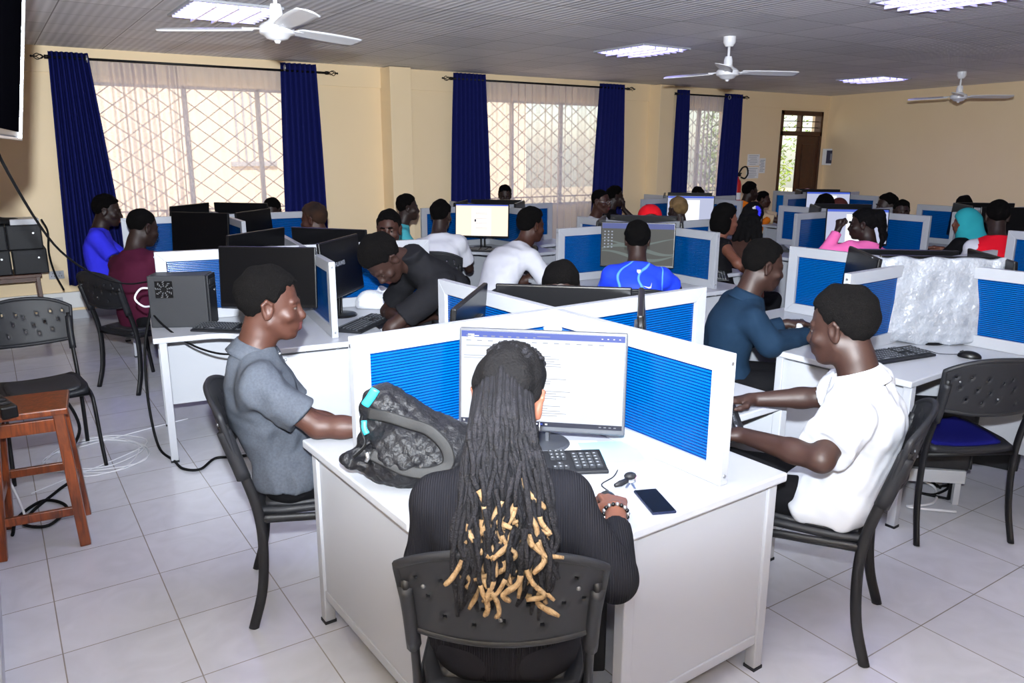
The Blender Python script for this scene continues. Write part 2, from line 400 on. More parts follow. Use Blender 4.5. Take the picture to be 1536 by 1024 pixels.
w.box(((XL + RX0) / 2, YB - .012, 2.655), (RX0 - XL, .024, .25))
struct(w.build('wall_back', M_wall))
struct(MB().box((XL - .1, (YF + YB) / 2, ZC / 2), (.2, YB - YF + .4, ZC)).build('wall_left', M_wall))
struct(MB().box(((XL + RX1) / 2, YF - .1, ZC / 2), (RX1 - XL + .4, .2, ZC)).build('wall_front', M_wall))
struct(MB().prism([(RX1, YF - .2), (RX1 + .2, YF - .2), (RX0 + .2, YB + .2), (RX0, YB + .2)], 0, ZC).build('wall_right', M_wall))
for i, (a, b, d) in enumerate(((4.31, 4.6, .3), (8.88, 9.18, .26))):
    struct(MB().box(((a + b) / 2, YB - d / 2, ZC / 2 - .005), (b - a, d, ZC - .01)).build('trim_%d' % (i + 1), M_wall, bevel=.006))
tr = MB().box(((XL + 4.31) / 2, YB - .025, .21), (4.31 - XL, .05, .17)).box((6.75, YB - .025, .21), (4.27, .05, .17)).box((10.6, YB - .025, .21), (2.9, .05, .17))
tag(struct(tr.build('trim_3', mat('white plastic trunking', srgb(226, 226, 224), .4), bevel=.004)), 'white cable trunking along the window wall')
struct(MB().box(((XL + 12.1) / 2, YB - .008, .045), (12.1 - XL, .016, .09)).build('baseboard_back', M_white))
struct(MB().box((XL + .006, 4.1, .05), (.012, 10.6, .1)).build('baseboard_left', M_white))

# windows with diamond bars
M_bar = mat('cream painted grille bar', srgb(170, 148, 136), .6)
for i, (a, b, z0, z1) in enumerate(WIN):
    fr = MB(); y = YB + .12
    for (p, q) in (((a, z0), (b, z0)), ((a, z1), (b, z1)), ((a, z0), (a, z1)), ((b, z0), (b, z1))):
        fr.bar((p[0], y, p[1]), (q[0], y, q[1]), .05, .06)
    nm = 2 if b - a < 2 else 3
    ms = [a + (b - a) * k / nm for k in range(1, nm)] if i else [1.99, 2.8]
    for x in ms: fr.bar((x, y, z0), (x, y, z1), .05, .05, up=(0, 1, 0))
    o = struct(fr.build('window_%d' % (i + 1), M_whitemetal, bevel=.004))
    MB().box(((a + b) / 2, y + .005, (z0 + z1) / 2), (b - a - .04, .005, z1 - z0 - .04)).build('glass', M_glass, o)
    g = MB(); y2 = YB + .19; s = .21; k = -int((z1 - z0) / s) - 1
    hgt = z1 - z0; c = 0
    px = a - hgt / .75
    while px < b + hgt / .75:
        for sg in (1, -1):      # diagonal bars clipped to the opening
            p0, p1 = (px, z0), (px + sg * hgt / .75, z1)
            t0, t1 = 0., 1.
            dx = p1[0] - p0[0]
            ta, tb = (a - p0[0]) / dx, (b - p0[0]) / dx
            t0 = max(t0, min(ta, tb)); t1 = min(t1, max(ta, tb))
            if t1 - t0 > .02:
                g.tube([(p0[0] + dx * t0, y2, z0 + hgt * t0), (p0[0] + dx * t1, y2, z0 + hgt * t1)], .006, 6)
        px += .28
    g.bar((a, y2, 1.1), (b, y2, 1.1), .012, .02)
    for k in range(int((b - a) / .2)): g.bar((a + .1 + k * .2, y2, z0), (a + .1 + k * .2, y2, 1.1), .012, .012)
    g.build('burglar_grille', M_bar, o)

# door with transom
d = MB(); a, b, _, z1 = DOOR; y = YB + .05; zt = 2.06
d.bar((a + .03, y, 0), (a + .03, y, z1), .06, .14, up=(0, 1, 0)); d.bar((b - .03, y, 0), (b - .03, y, z1), .06, .14, up=(0, 1, 0))
d.bar((a, y, z1 - .04), (b, y, z1 - .04), .14, .08); d.bar((a, y, zt + .03), (b, y, zt + .03), .14, .08)
d.bar(((a + b) / 2, y, zt), ((a + b) / 2, y, z1), .05, .1, up=(0, 1, 0))
o = struct(d.build('door_1', M_brownwood, bevel=.005))
t = MB()
for zz in (2.2, 2.31): t.bar((a, y, zz), (b, y, zz), .014, .014)
t.build('transom_bar', M_blackmetal, o)
lf = MB(); lf.box(((12.66 + b - .06) / 2, YB + .02, zt / 2), (b - .06 - 12.66, .045, zt - .02))
for zz, hh in ((.5, .7), (1.5, .8)): lf.box(((12.66 + b - .06) / 2, YB - .008, zz), (.38, .02, hh))
lf.build('door_leaf', M_brownwood, o, bevel=.006)
# the second leaf stands open into the yard, a dark panel hangs in the gap
MB().box((a + .03, YB + .48, zt / 2), (.045, .75, zt - .02)).build('door_leaf', M_brownwood, o, bevel=.006)

# ---------------------------------------------------------------- curtains
def curtain(x0t, x1t, x0b, x1b, zt, zb, label, ring_at=None, y=9.36, folds=7):
    def fn(u, v):
        k = v; xa = x0t + (x0b - x0t) * k; xb = x1t + (x1b - x1t) * k
        x = xa + (xb - xa) * u
        ph = u * folds * 2 * PI + .5 * math.sin(3 * u + 2 * k)
        return (x, y + .042 * math.sin(ph) * (.8 + .3 * k) + .008 * math.sin(5 * k + 9 * u), zt + (zb - zt) * k)
    m = MB(); m.grid(fn, folds * 10, 24)
    o = m.build('curtain', M_navy, smooth=True, solid=.006)
    tag(o, label, 'curtain', 'navy eyelet curtains on the window wall')
    if ring_at:
        for x in ring_at:
            r = MB(); n = 16
            r.tube([(x, y - .045 + .025 * math.cos(2 * PI * k / n), zt - .06 + .03 * math.sin(2 * PI * k / n)) for k in range(n + 1)], .007, 6)
            r.build('eyelet_ring', M_silver, o, smooth=True)
    return o
curtain(.7, 1.05, .62, 1.22, 2.72, .38, 'long navy curtain at the far left, hanging behind the seated person in blue', (1.03,), folds=8)
curtain(3.02, 3.44, 2.95, 3.48, 2.75, .5, 'navy curtain on the right side of the large left window', (3.05,), folds=7)
curtain(5.3, 5.78, 5.22, 5.86, 2.76, .5, 'navy curtain on the left side of the middle window, next to the wall pier', None, folds=8)
curtain(7.78, 8.24, 7.66, 8.26, 2.74, .5, 'navy curtain on the right side of the middle window, behind the man in glasses', None, folds=7)
curtain(9.38, 9.62, 9.34, 9.66, 2.72, .5, 'narrow navy curtain on the left side of the last window', None, folds=4)
curtain(10.48, 10.88, 10.4, 10.86, 2.7, .5, 'navy curtain on the right side of the last window, by the fire extinguisher', (10.52,), folds=6)
def rod(x0, x1, z, label, y=9.36):
    o = empty('curtain_rod', (0, 0, 0), 0, label, 'curtain rod', 'black curtain rods')
    MB().tube([(x0, y, z), (x1, y, z)], .013, 10).build('rod', M_blackmetal, o, smooth=True)
    for x, s in ((x0, -1), (x1, 1)):
        f = MB()
        f.tube([(x, y, z), (x + s * .04, y, z)], .02, 10)
        for k in range(4):      # twisted open cage
            f.tube([(x + s * (.04 + .1 * t / 8), y + .03 * math.sin(PI * t / 8) * math.cos(k * PI / 2 + t * .3), z + .03 * math.sin(PI * t / 8) * math.sin(k * PI / 2 + t * .3)) for t in range(9)], .004, 5)
        f.ball((x + s * .15, y, z), .012, 8)
        f.build('finial', M_bronze, o, smooth=True)
        b = MB(); b.bar((x - s * .12, y, z), (x - s * .12, YB - .02, z), .012, .012); b.box((x - s * .12, YB - .03, z), (.04, .012, .06)); b.build('bracket', M_blackmetal, o)
    return o
rod(.7, 3.55, 2.665, 'black curtain rod above the large left window')
rod(5.28, 8.3, 2.685, 'black curtain rod above the middle window')
rod(9.36, 10.9, 2.655, 'short black curtain rod above the last window')
def sheer(x0, x1, zt, zb, dens, label, y=9.42):
    def fn(u, v):
        A, f = 0., 0.
        ph = 0.
        for (c, wd, am, fr) in dens:
            g = math.exp(-((u - c) / wd) ** 2); A += am * g * math.sin(u * fr)
        return (x0 + (x1 - x0) * u + .01 * math.sin(2 * v + 7 * u), y + A * (.5 + .5 * v) + .004 * math.sin(u * 160) * (1 - v), zt + (zb - zt) * v)
    m = MB(); m.grid(fn, 240, 14)
    return tag(m.build('sheer_curtain', M_sheer, smooth=True), label, 'sheer curtain', 'white sheer curtains')
sheer(1.02, 3.1, 2.66, .45, [(.22, .17, .07, 120), (.4, .05, .05, 150), (.75, .4, .008, 40)], 'white sheer curtain across the large left window')
sheer(5.75, 7.85, 2.68, .3, [(.33, .1, .05, 110), (.66, .12, .055, 110), (.5, .6, .012, 60)], 'white sheer curtain across the middle window')
sheer(9.6, 10.5, 2.65, .4, [(.6, .3, .05, 60), (.5, .6, .01, 60)], 'white sheer curtain across the narrow last window')

# ---------------------------------------------------------------- lamps, fans, wall items
E_lamp = emit('lit lilac lamp interior', srgb(168, 162, 255), 8)
M_louv = mat('polished white louvre', srgb(225, 225, 235), .25, metal=.3)
def troffer(cx, cy, sx, sy, label):
    o = empty('ceiling_light', (cx, cy, ZC), 0, label, 'ceiling light', 'recessed ceiling lights')
    f = MB()
    for s in (-1, 1):
        f.bar((-sx / 2, s * sy / 2, -.008), (sx / 2, s * sy / 2, -.008), .03, .016); f.bar((s * sx / 2, -sy / 2, -.008), (s * sx / 2, sy / 2, -.008), .03, .016)
    f.build('frame', M_whitemetal, o)
    MB().box((0, 0, -.003), (sx - .02, sy - .02, .004)).build('lamp_panel', E_lamp, o)
    l = MB()
    for k in range(1, 4): l.bar((-sx / 2 + sx * k / 4, -sy / 2, -.024), (-sx / 2 + sx * k / 4, sy / 2, -.024), .014, .034)
    for k in range(1, 8): l.bar((-sx / 2, -sy / 2 + sy * k / 8, -.02), (sx / 2, -sy / 2 + sy * k / 8, -.02), .01, .026)
    l.build('louvre', M_louv, o)
    return o
troffer(1.66, 6.38, .62, .78, 'lit ceiling light panel beside the near left fan')
troffer(5.78, 6.32, .62, .74, 'lit ceiling light panel between the middle window and the middle fan')
troffer(10.75, 6.9, .66, .72, 'lit ceiling light panel farthest back, near the far right corner')
troffer(5.55, 3.05, .64, .76, 'lit ceiling light panel nearest the viewer, cut by the top edge at right')
for x, y, lab in ((1.5, 3.05, 'added fill light panel above the nearest desk, over the top edge of the picture'), (10.2, 3.05, 'added fill light panel at the right, beyond the picture edge'), (1.5, -.2, 'added fill light panel behind the viewer at left'), (5.6, -.2, 'added fill light panel behind the viewer in the middle'), (9.6, -.2, 'added fill light panel behind the viewer at right')):
    troffer(x, y, .64, .76, lab)  # unseen panels on the lamp grid, added to lift the room's ambient light
def fan(x, y, z, rot, label, bl=.58):
    o = empty('ceiling_fan', (x, y, ZC), rot, label, 'ceiling fan', 'white ceiling fans')
    zz = z - ZC
    MB().lathe([(.0, 0), (.055, 0), (.055, -.05), (.035, -.085), (.012, -.09), (.0, -.09)], 20).build('canopy', M_fan, o, smooth=True, auto=40)
    MB().tube([(0, 0, -.08), (0, 0, zz + .05)], .012, 10).build('rod', M_fan, o, smooth=True)
    MB().lathe([(0, zz + .14), (.03, zz + .14), (.038, zz + .11), (.04, zz + .06), (.055, zz + .045), (.085, zz + .03), (.1, zz + .015), (.1, zz - .02), (.09, zz - .028), (.078, zz - .03), (.06, zz - .05), (.02, zz - .06), (.012, zz - .075), (0, zz - .075)], 32).build('motor_housing', M_fan, o, smooth=True, auto=40)
    for k in range(3):
        b = MB(); T = Matrix.Rotation(k * 2 * PI / 3, 4, 'Z')
        def fn(u, v):
            r = .13 + bl * u; wd = .05 + .012 * math.sin(u * PI) + .012 * u
            if u > .93: wd *= math.sqrt(max(.05, 1 - ((u - .93) / .07) ** 2))
            yy = (v - .5) * 2 * wd
            return T @ Vector((r, yy, zz + .005 - .25 * yy - .05 * (yy * yy) / .01 * .1))
        b.grid(fn, 20, 5); b.build('blade', M_fan, o, smooth=True, solid=.005)
        c = MB(); c.bar(T @ Vector((.08, 0, zz + .005)), T @ Vector((.2, 0, zz + .008)), .035, .008); c.build('blade_bracket', M_fan, o, bevel=.002)
    return o
fan(1.55, 4.83, 2.46, R(146), 'white ceiling fan at left in front of the large window')
fan(5.79, 5.17, 2.47, R(-22), 'white ceiling fan over the middle of the room')
fan(10.75, 5.66, 2.47, R(-34), 'white ceiling fan far right in front of the end wall')

def socket(x, z, label, w=.15):
    o = empty('wall_socket', (x, YB - .05 if z < .3 else YB, z), 0, label, 'wall socket')
    MB().box((0, -.006, 0), (w, .012, .085)).build('face_plate', M_white, o, bevel=.003)
    s = MB()
    for i in (-1, 1):
        for dx, dz in ((0, .018), (-.012, -.012), (.012, -.012)): s.box((i * w * .24 + dx, -.0125, dz), (.006, .003, .01))
    s.build('pin_slot', M_blackgl, o)
    t = MB().box((-w * .1, -.014, .028), (.012, .006, .014)).box((w * .1, -.014, .028), (.012, .006, .014)); t.build('rocker_switch', M_white, o)
socket(.47, .21, 'white double wall socket on the cable trunking below the computer cases')
socket(.52, .485, 'white double wall socket on the cream wall above the trunking', .14)
M_line = mat('grey print', srgb(120, 124, 140), .8)
def notice(name, loc, wd, ht, label, cat, rot=0., dark=None, lines=6):
    o = empty(name, loc, rot, label, cat)
    MB().box((0, -.002, 0), (wd, .003, ht)).build('sheet', M_paper, o)
    b = MB()
    if dark:
        b.box((0, -.005, 0), (wd * .62, .003, ht * .8)); b.build('printed_panel', mat('dark slate print', srgb(62, 60, 80), .6), o)
        MB().box((0, -.0075, 0), (wd * .26, .002, ht * .4)).build('printed_square', mat('grey print square', srgb(150, 150, 160), .7), o)
    else:
        for k in range(lines): b.box((-.02 * (k % 2), -.0042, ht * (.36 - .72 * k / (lines - 1))), (wd * (.78 - .12 * (k % 3)), .001, ht * .03))
        b.build('print', M_line, o)
    return o
notice('wall_notice', (11.45, YB - .0, 1.62), .32, .2, 'upper white paper notice taped to the wall left of the door', 'notice')
notice('wall_notice', (11.45, YB - .0, 1.4), .32, .2, 'lower white paper notice taped to the wall left of the door', 'notice')
notice('wall_notice', (11.7, YB - .0, 1.52), .16, .26, 'narrow white paper notice taped beside two others left of the door', 'notice', lines=8)
notice('framed_notice', (RX0 - .06, 9.28, 1.67), .42, .3, 'small framed notice with a dark print on the end wall right of the door', 'notice', R(-80), dark=True)
o = empty('fire_extinguisher', (10.96, YB - .09, .85), 0, 'red fire extinguisher with a looped black hose hanging beside the last curtain', 'fire extinguisher')
M_red = mat('red enamel', srgb(196, 18, 24), .3)
MB().lathe([(0, 0), (.07, 0), (.075, .02), (.075, .36), (.06, .42), (.025, .46), (.025, .49), (0, .49)], 24).build('cylinder', M_red, o, smooth=True, auto=40)
MB().lathe([(.0755, .1), (.0765, .1), (.0765, .22), (.0755, .22)], 24).build('label_band', M_paper, o)
MB().box((0, -.02, .52), (.03, .09, .05)).bar((0, .03, .56), (0, -.09, .55), .015, .012).build('valve_head', M_blackpl, o, bevel=.003)
MB().tube(spline([(.02, 0, .53), (.1, -.01, .64), (.2, -.02, .65), (.24, -.02, .54), (.17, -.02, .46), (.08, -.01, .48)], 6), .014, 8).build('hose', M_blackpl, o, smooth=True)

# ---------------------------------------------------------------- outside
M_ext = mat('sunlit cream render outside', srgb(243, 225, 198), .8, bump=(20, .1, .004))
o = empty('neighbouring_building', (0, 0, 0), 0, 'cream rendered building outside the windows', 'building')
f = MB(); f.box((2.2, 13.6, 2.2), (14.2, .2, 7)); f.build('facade', M_ext, o)
f = MB()
for k in range(5): f.bar((3.55 + k * .13, 13.47, 1.6), (3.55 + k * .13, 13.47, 2.9), .03, .03, up=(0, 1, 0))
f.box((3.8, 13.48, 1.55), (.75, .06, .08)); f.build('window_bars', M_white, o)
struct(MB().box((6, 22, -.2), (60, 24.4, .1)).build('ground', mat('pale dry earth', srgb(196, 176, 140), .9, bump=(3, .3, .05))))
M_leaf = mat('sunlit green leaf', srgb(96, 132, 52), .5, var=(5, srgb(150, 170, 70), .6), trans=0)
M_leaf2 = mat('yellow green leaf', srgb(170, 178, 74), .5, var=(5, srgb(110, 140, 50), .6))
M_bark = mat('brown bark', srgb(92, 70, 50), .9, bump=(30, .5, .01))
def shrub(x, y, h, rad, n, label, seed, m):
    r = random.Random(seed); o = empty('garden_tree', (x, y, -.15), 0, label, 'tree', 'trees outside the door')
    t = MB(); t.tube([(0, 0, 0), (.05, 0, h * .4), (-.04, .03, h * .75)], [.09, .07, .04], 8)
    for k in range(5):
        a = r.uniform(0, 6.28); t.tube([(0, 0, h * (.25 + .1 * k)), (rad * .6 * math.cos(a), rad * .6 * math.sin(a), h * (.45 + .1 * k))], [.035, .012], 6)
    t.build('trunk', M_bark, o, smooth=True)
    l = MB()
    for k in range(n):
        while True:
            p = Vector((r.uniform(-1, 1), r.uniform(-1, 1), r.uniform(-1, 1)))
            if .3 < p.length < 1: break
        c = Vector((p.x * rad, p.y * rad, h * .56 + p.z * h * .46)); L = r.uniform(.09, .2); W = L * .32
        T = Matrix.Translation(c) @ Euler((r.uniform(-1, 1), r.uniform(-1, 1), r.uniform(0, 6.28))).to_matrix().to_4x4()
        l.add([(0, -L / 2, 0), (W / 2, -L * .1, .01), (0, L / 2, -.02), (-W / 2, -L * .1, .01)], [(0, 1, 2, 3)], 0, T)
    l.build('foliage', m, o)
shrub(14.6, 12.6, 3.2, .9, 900, 'green leafy tree seen through the open door', 1, M_leaf)
shrub(16.2, 13.6, 2.4, 1.1, 900, 'yellowish bush low beyond the open door', 2, M_leaf2)
shrub(12.2, 13.4, 3.4, 1.0, 900, 'pale green tree beyond the last window', 3, M_leaf2)
shrub(18.5, 15.5, 4.2, 1.6, 1300, 'taller tree farther off beyond the door', 4, M_leaf)

# ---------------------------------------------------------------- light
W = bpy.data.worlds.new('sky'); SC.world = W; W.use_nodes = True
n, l = nt(W); sky = n.new('ShaderNodeTexSky'); sky.sky_type = 'NISHITA'; sky.sun_disc = False; sky.sun_elevation = R(58); sky.sun_rotation = R(200)
l.new(sky.outputs[0], n['Background'].inputs[0]); n['Background'].inputs[1].default_value = .28
sd = bpy.data.lights.new('sun', 'SUN'); sd.energy = 6.2; sd.angle = R(.6); sd.color = (1, .95, .86)
so = bpy.data.objects.new('sun', sd); COL.objects.link(so); so.rotation_euler = Euler((R(38), 0, R(-12)))
fl = bpy.data.lights.new('camera_flash', 'SPOT'); fl.energy = 2050; fl.color = (.86, .93, 1); fl.shadow_soft_size = .03; fl.spot_size = R(120); fl.spot_blend = .55
fo = bpy.data.objects.new('camera_flash', fl); COL.objects.link(fo); fo.location = (-.02, -.03, 2.02)
fo.rotation_euler = Vector((.553 * math.cos(R(22)), .833 * math.cos(R(22)), math.sin(R(22)))).to_track_quat('-Z', 'Y').to_euler()
fl = bpy.data.lights.new('camera_flash_direct', 'POINT'); fl.energy = 55; fl.color = (.92, .96, 1); fl.shadow_soft_size = .03
fo = bpy.data.objects.new('camera_flash_direct', fl); COL.objects.link(fo); fo.location = (-.02, -.03, 2.0)
SC.cycles.use_denoising = True
SC.cycles.max_bounces = 8; SC.cycles.diffuse_bounces = 4; SC.cycles.transparent_max_bounces = 12
SC.cycles.sample_clamp_indirect = 6
SC.cycles.caustics_reflective = False; SC.cycles.caustics_refractive = False
# ---------------------------------------------------------------- workstations
ZT, ZP = .75, 1.18
def arc(cx, cy, r, a0, a1, n=8): return [(cx + r * math.cos(a0 + (a1 - a0) * i / n), cy + r * math.sin(a0 + (a1 - a0) * i / n)) for i in range(n + 1)]
def station(cx, cy, rot, label, L=None, P=None, W=None):
    """plus-shaped four seat desk. L: desk arm lengths, P: screen lengths (dirs l r f b), W: half widths {quadrant: (hx, hy)}"""
    L = dict(dict(l=.95, r=.95, f=.95, b=.95), **(L or {})); P = dict(dict(l=.87, r=.87, f=.87, b=.87), **(P or {}))
    W = {**{(-1, -1): (.45, .46), (1, -1): (.29, .4), (-1, 1): (.4, .29), (1, 1): (.38, .38)}, **(W or {})}
    o = empty('workstation_desk', (cx, cy, 0), R(rot), label, 'desk', 'four seat screened desks')
    r = .2
    def q(sx, sy):
        hx, hy = W[(sx, sy)]; c = (sx * (hx + r), sy * (hy + r))
        return hx, hy, c
    out = []
    hx, hy, c = q(1, 1); hxd, hyd, cd = q(1, -1)
    out += [(L['r'], -hyd), (L['r'], hy)] + arc(c[0], c[1], r, -PI / 2, -PI, 8)
    hx2, hy2, c2 = q(-1, 1)
    out += [(hx, L['b']), (-hx2, L['b'])] + arc(c2[0], c2[1], r, 0, -PI / 2, 8)
    hx3, hy3, c3 = q(-1, -1)
    out += [(-L['l'], hy2), (-L['l'], -hy3)] + arc(c3[0], c3[1], r, PI / 2, 0, 8)
    out += [(-hx3, -L['f']), (hxd, -L['f'])] + arc(cd[0], cd[1], r, PI, PI / 2, 8)
    MB().prism(out, ZT - .032, ZT).build('desktop', M_white, o, bevel=.006)
    ends = dict(l=((-L['l'] + .05, -hy3 + .03), (-L['l'] + .05, hy2 - .03)), r=((L['r'] - .05, -hyd + .03), (L['r'] - .05, hy - .03)),
                f=((-hx3 + .03, -L['f'] + .05), (hxd - .03, -L['f'] + .05)), b=((-hx2 + .03, L['b'] - .05), (hx - .03, L['b'] - .05)))
    for k, (a, b) in ends.items():
        d = Vector((b[0] - a[0], b[1] - a[1], 0)); m = MB()
        m.bar((a[0], a[1], .4), (b[0], b[1], .4), .02, .6)
        m.bar((a[0], a[1], .125), (b[0], b[1], .125), .03, .035)
        m.build('end_panel', M_whitemetal, o, bevel=.003)
        for p in (a, b):
            g = MB().box((p[0], p[1], .365), (.042, .042, .71)); e = g.build('leg', M_whitemetal, o, bevel=.004)
            MB().box((p[0], p[1], .006), (.046, .046, .012)).build('foot_cap', M_blackpl, e)
    for k, dv in dict(l=(-1, 0), r=(1, 0), f=(0, -1), b=(0, 1)).items():
        MB().bar((dv[0] * .03, dv[1] * .03, .47), (dv[0] * (L[k] - .07), dv[1] * (L[k] - .07), .47), .018, .5).build('modesty_panel', M_white, o)
        # screen: aluminium frame holding a blue sheet
        Lp = P[k]; fw = .062; t = .036; f = MB(); dx, dy = dv
        T = Matrix(((dx, -dy, 0, 0), (dy, dx, 0, 0), (0, 0, 1, 0), (0, 0, 0, 1)))
        def pr(x0, z0, x1, z1, x2, z2, x3, z3):   # mitred frame member
            vs = [(x, y, z) for y in (-t / 2, t / 2) for x, z in ((x0, z0), (x1, z1), (x2, z2), (x3, z3))]
            f.add(vs, [(0, 1, 2, 3), (7, 6, 5, 4), (0, 4, 5, 1), (1, 5, 6, 2), (2, 6, 7, 3), (3, 7, 4, 0)], 0, T)
        a0, a1, b0, b1 = .018, Lp, ZT + .001, ZP
        pr(a0, b1, a1, b1, a1 - fw, b1 - fw, a0 + fw * .6, b1 - fw); pr(a0 + fw * .6, b0 + fw, a1 - fw, b0 + fw, a1, b0, a0, b0)
        pr(a1 - fw, b0 + fw, a1 - fw, b1 - fw, a1, b1, a1, b0); pr(a0, b0, a0, b1, a0 + fw * .6, b1 - fw, a0 + fw * .6, b0 + fw)
        s = f.build('screen_frame', M_alu, o, bevel=.002)
        MB().box((0, 0, 0), (Lp - fw * 1.6 - .01, .008, ZP - ZT - 2 * fw + .01), 0, Matrix.Translation((dx * (Lp - fw * .4) / 2, dy * (Lp - fw * .4) / 2, (ZP + ZT) / 2)) @ T).build('blue_sheet', M_blue, s)
        b = MB()
        for zz in (b0 + .03, b1 - .03): b.lathe([(0, 0), (.006, 0), (.006, .003), (0, .003)], 10, 0, T @ Matrix.Translation((a1, 0, zz)) @ Matrix.Rotation(PI / 2, 4, 'Y'))
        b.build('screw', M_brass, s)
    MB().box((0, 0, (ZT + ZP) / 2 + .0005), (.036, .036, ZP - ZT)).build('centre_post', M_alu, o, bevel=.002)
    return o
ST = dict(
 A=(1.80, 2.41, 2, 'white four seat desk nearest the viewer, where the person with dreadlocks sits', dict(l=.94, f=.925), dict(l=.86, f=.87), {(-1, -1): (.45, .52), (-1, 1): (.36, .29), (1, -1): (.255, .46)}),
 B=(1.66, 4.97, -8, 'white four seat desk with blue screens at left behind the person in grey polo shirt', dict(l=.93, f=.98), None, None),
 C=(1.85, 7.78, -2, 'white four seat desk with blue screens by the large left window', None, None, None),
 D=(4.59, 4.94, -1, 'white four seat desk with blue screens in the centre, before the blue jersey', None, None, None),
 E=(4.69, 7.51, 1, 'white four seat desk by the middle window, holding the bright cream monitor', None, None, None),
 F=(7.78, 7.45, 0, 'white four seat desk near the last window, before the person with blond hair', None, None, None),
 G=(10.2, 7.15, 0, 'white four seat desk with blue screens farthest back, in front of the open door', None, None, None),
 H=(7.5, 4.93, 0, 'white four seat desk with blue screens where the person in pink sits', None, None, None),
 I=(4.37, 2.36, 3, 'white four seat desk with blue screens at right holding the monitor wrapped in plastic', dict(l=.96), dict(l=.8), None),
 J=(9.05, 4.2, 0, 'white four seat desk with blue screens behind the person in teal headscarf', None, None, None),
 K=(6.65, 2.1, 0, 'white four seat desk with blue screens cut by the right edge of the picture', None, None, None))
for k, v in ST.items(): station(*v)

# ---------------------------------------------------------------- chairs
M_bolt = mat('dull steel bolt', srgb(110, 112, 116), .45, metal=.7)
def make_chair(pad, padname):
    """stacking chair facing +Y: moulded back on bowed tube legs. origin on the floor under the seat centre"""
    o = empty('stacking_chair')
    m = MB()
    def pt(u, v):
        x = (u - .5) * .42; y = .03 + (v - .5) * .42
        rx = abs(u - .5) * 2; ry = abs(v - .5) * 2
        z = .45 + .012 * rx ** 2 - .01 * max(0, v - .75) * 4 * .5 - .012 * (1 - rx ** 2) * (1 - ry ** 2)
        k = 1 - .12 * max(0, ry - .55) * 2 * rx
        return (x * k, y, z)
    m.grid(pt, 14, 14); m.build('seat', M_blackpl, o, smooth=True, solid=.026)
    p = MB()
    def pp(u, v):
        x = (u - .5) * .36; y = .035 + (v - .5) * .35; rx = abs(u - .5) * 2; ry = abs(v - .5) * 2
        k = 1 - .14 * max(0, ry - .5) * 2 * rx
        return (x * k, y, .466 + .012 * rx ** 2 - .012 * (1 - rx ** 2) * (1 - ry ** 2) - .007 * max(rx, ry) ** 8)
    p.grid(pp, 14, 14); p.build('seat_pad', pad, o, smooth=True, solid=.018)
    b = MB(); nu, nv = 40, 16
    def bp(u, v):
        x = (u - .5) * 2; hw = .22 + .02 * v
        top = .918 - .06 * abs(x) ** 2.6; bot = .672 - .018 * (1 - x * x)
        z = bot + (top - bot) * v
        y = -.222 - .045 * (1 - x * x) - .24 * (z - .67)
        return (x * hw, y, z)
    holes = set()
    for (hu, hv) in ((.08, .8), (.13, .55), (.2, .3), (.22, .72), (.28, .46), (.36, .2), (.36, .68), (.42, .4), (.5, .58), (.5, .28), (.58, .68), (.64, .44), (.7, .22), (.74, .7), (.8, .48), (.86, .76), (.92, .5)):
        holes.add((int(hu * nu), int(hv * nv)))
    vs = [bp(i / nu, j / nv) for i in range(nu + 1) for j in range(nv + 1)]
    b.add(vs, [(i * (nv + 1) + j, (i + 1) * (nv + 1) + j, (i + 1) * (nv + 1) + j + 1, i * (nv + 1) + j + 1) for i in range(nu) for j in range(nv) if (i, j) not in holes])
    back = b.build('backrest', M_blackpl, o, smooth=True, solid=.012)
    rim = MB()
    edge = [bp(0, j / nv) for j in range(nv)] + [bp(i / nu, 1) for i in range(nu + 1)] + [bp(1, 1 - j / nv) for j in range(1, nv + 1)]
    rim.tube(edge, .011, 8); rim.tube([bp(i / nu, 0) for i in range(nu + 1)], .011, 8); rim.build('backrest_rim', M_blackpl, back, smooth=True)
    for u in (.12, .88, .5): MB().ball(Vector(bp(u, .66 if u != .5 else .3)) + Vector((0, -.008, 0)), (.006, .004, .006), 8).build('bolt', M_bolt, back, smooth=True)
    for s in (-1, 1):
        r = MB(); x = s * .215
        r.tube(spline([(x * 1.03, -.262, .82), (x, -.222, .68), (x, -.172, .5), (x * 1.01, -.158, .35), (x * 1.03, -.172, .16), (x * 1.06, -.215, .0)], 6), .0155, 10, sx=.75, sy=1.25, ref=(1, 0, 0)); r.build('rear_leg', M_blackmetal, o, smooth=True)
        k = MB(); k.tube(spline([(x * 1.03, -.26, .8), (x * 1.01, -.238, .72), (x, -.206, .61)], 4), .021, 10, sx=.9, sy=1.25, ref=(1, 0, 0)); k.build('back_socket', M_blackpl, o, smooth=True)
        f = MB()
        f.tube(spline([(x * .99, -.16, .44), (x * .99, .0, .43), (x * .99, .17, .415), (x, .215, .36), (x * 1.03, .24, .16), (x * 1.06, .265, 0)], 6), .0135, 10, sx=.8, sy=1.2, ref=(1, 0, 0)); f.build('front_leg', M_blackmetal, o, smooth=True)
    c = MB(); c.tube([(-.21, .16, .416), (.21, .16, .416)], .011, 8); c.tube([(-.21, -.16, .43), (.21, -.16, .43)], .011, 8); c.build('stretcher', M_blackmetal, o, smooth=True)
    return o
CH = {'black': make_chair(M_greypad, 'b'), 'blue': make_chair(M_bluepad, 'c')}
CH_used = set()
def head2rz(h): return math.atan2(h[1], h[0]) - PI / 2
def chair(kind, x, y, rz, label):
    c = CH[kind]
    if kind in CH_used: c = copy_tree(c)
    CH_used.add(kind)
    c.location = (x, y, 0); c.rotation_euler = (0, 0, rz)
    return tag(c, label, 'chair', 'black stacking chairs')

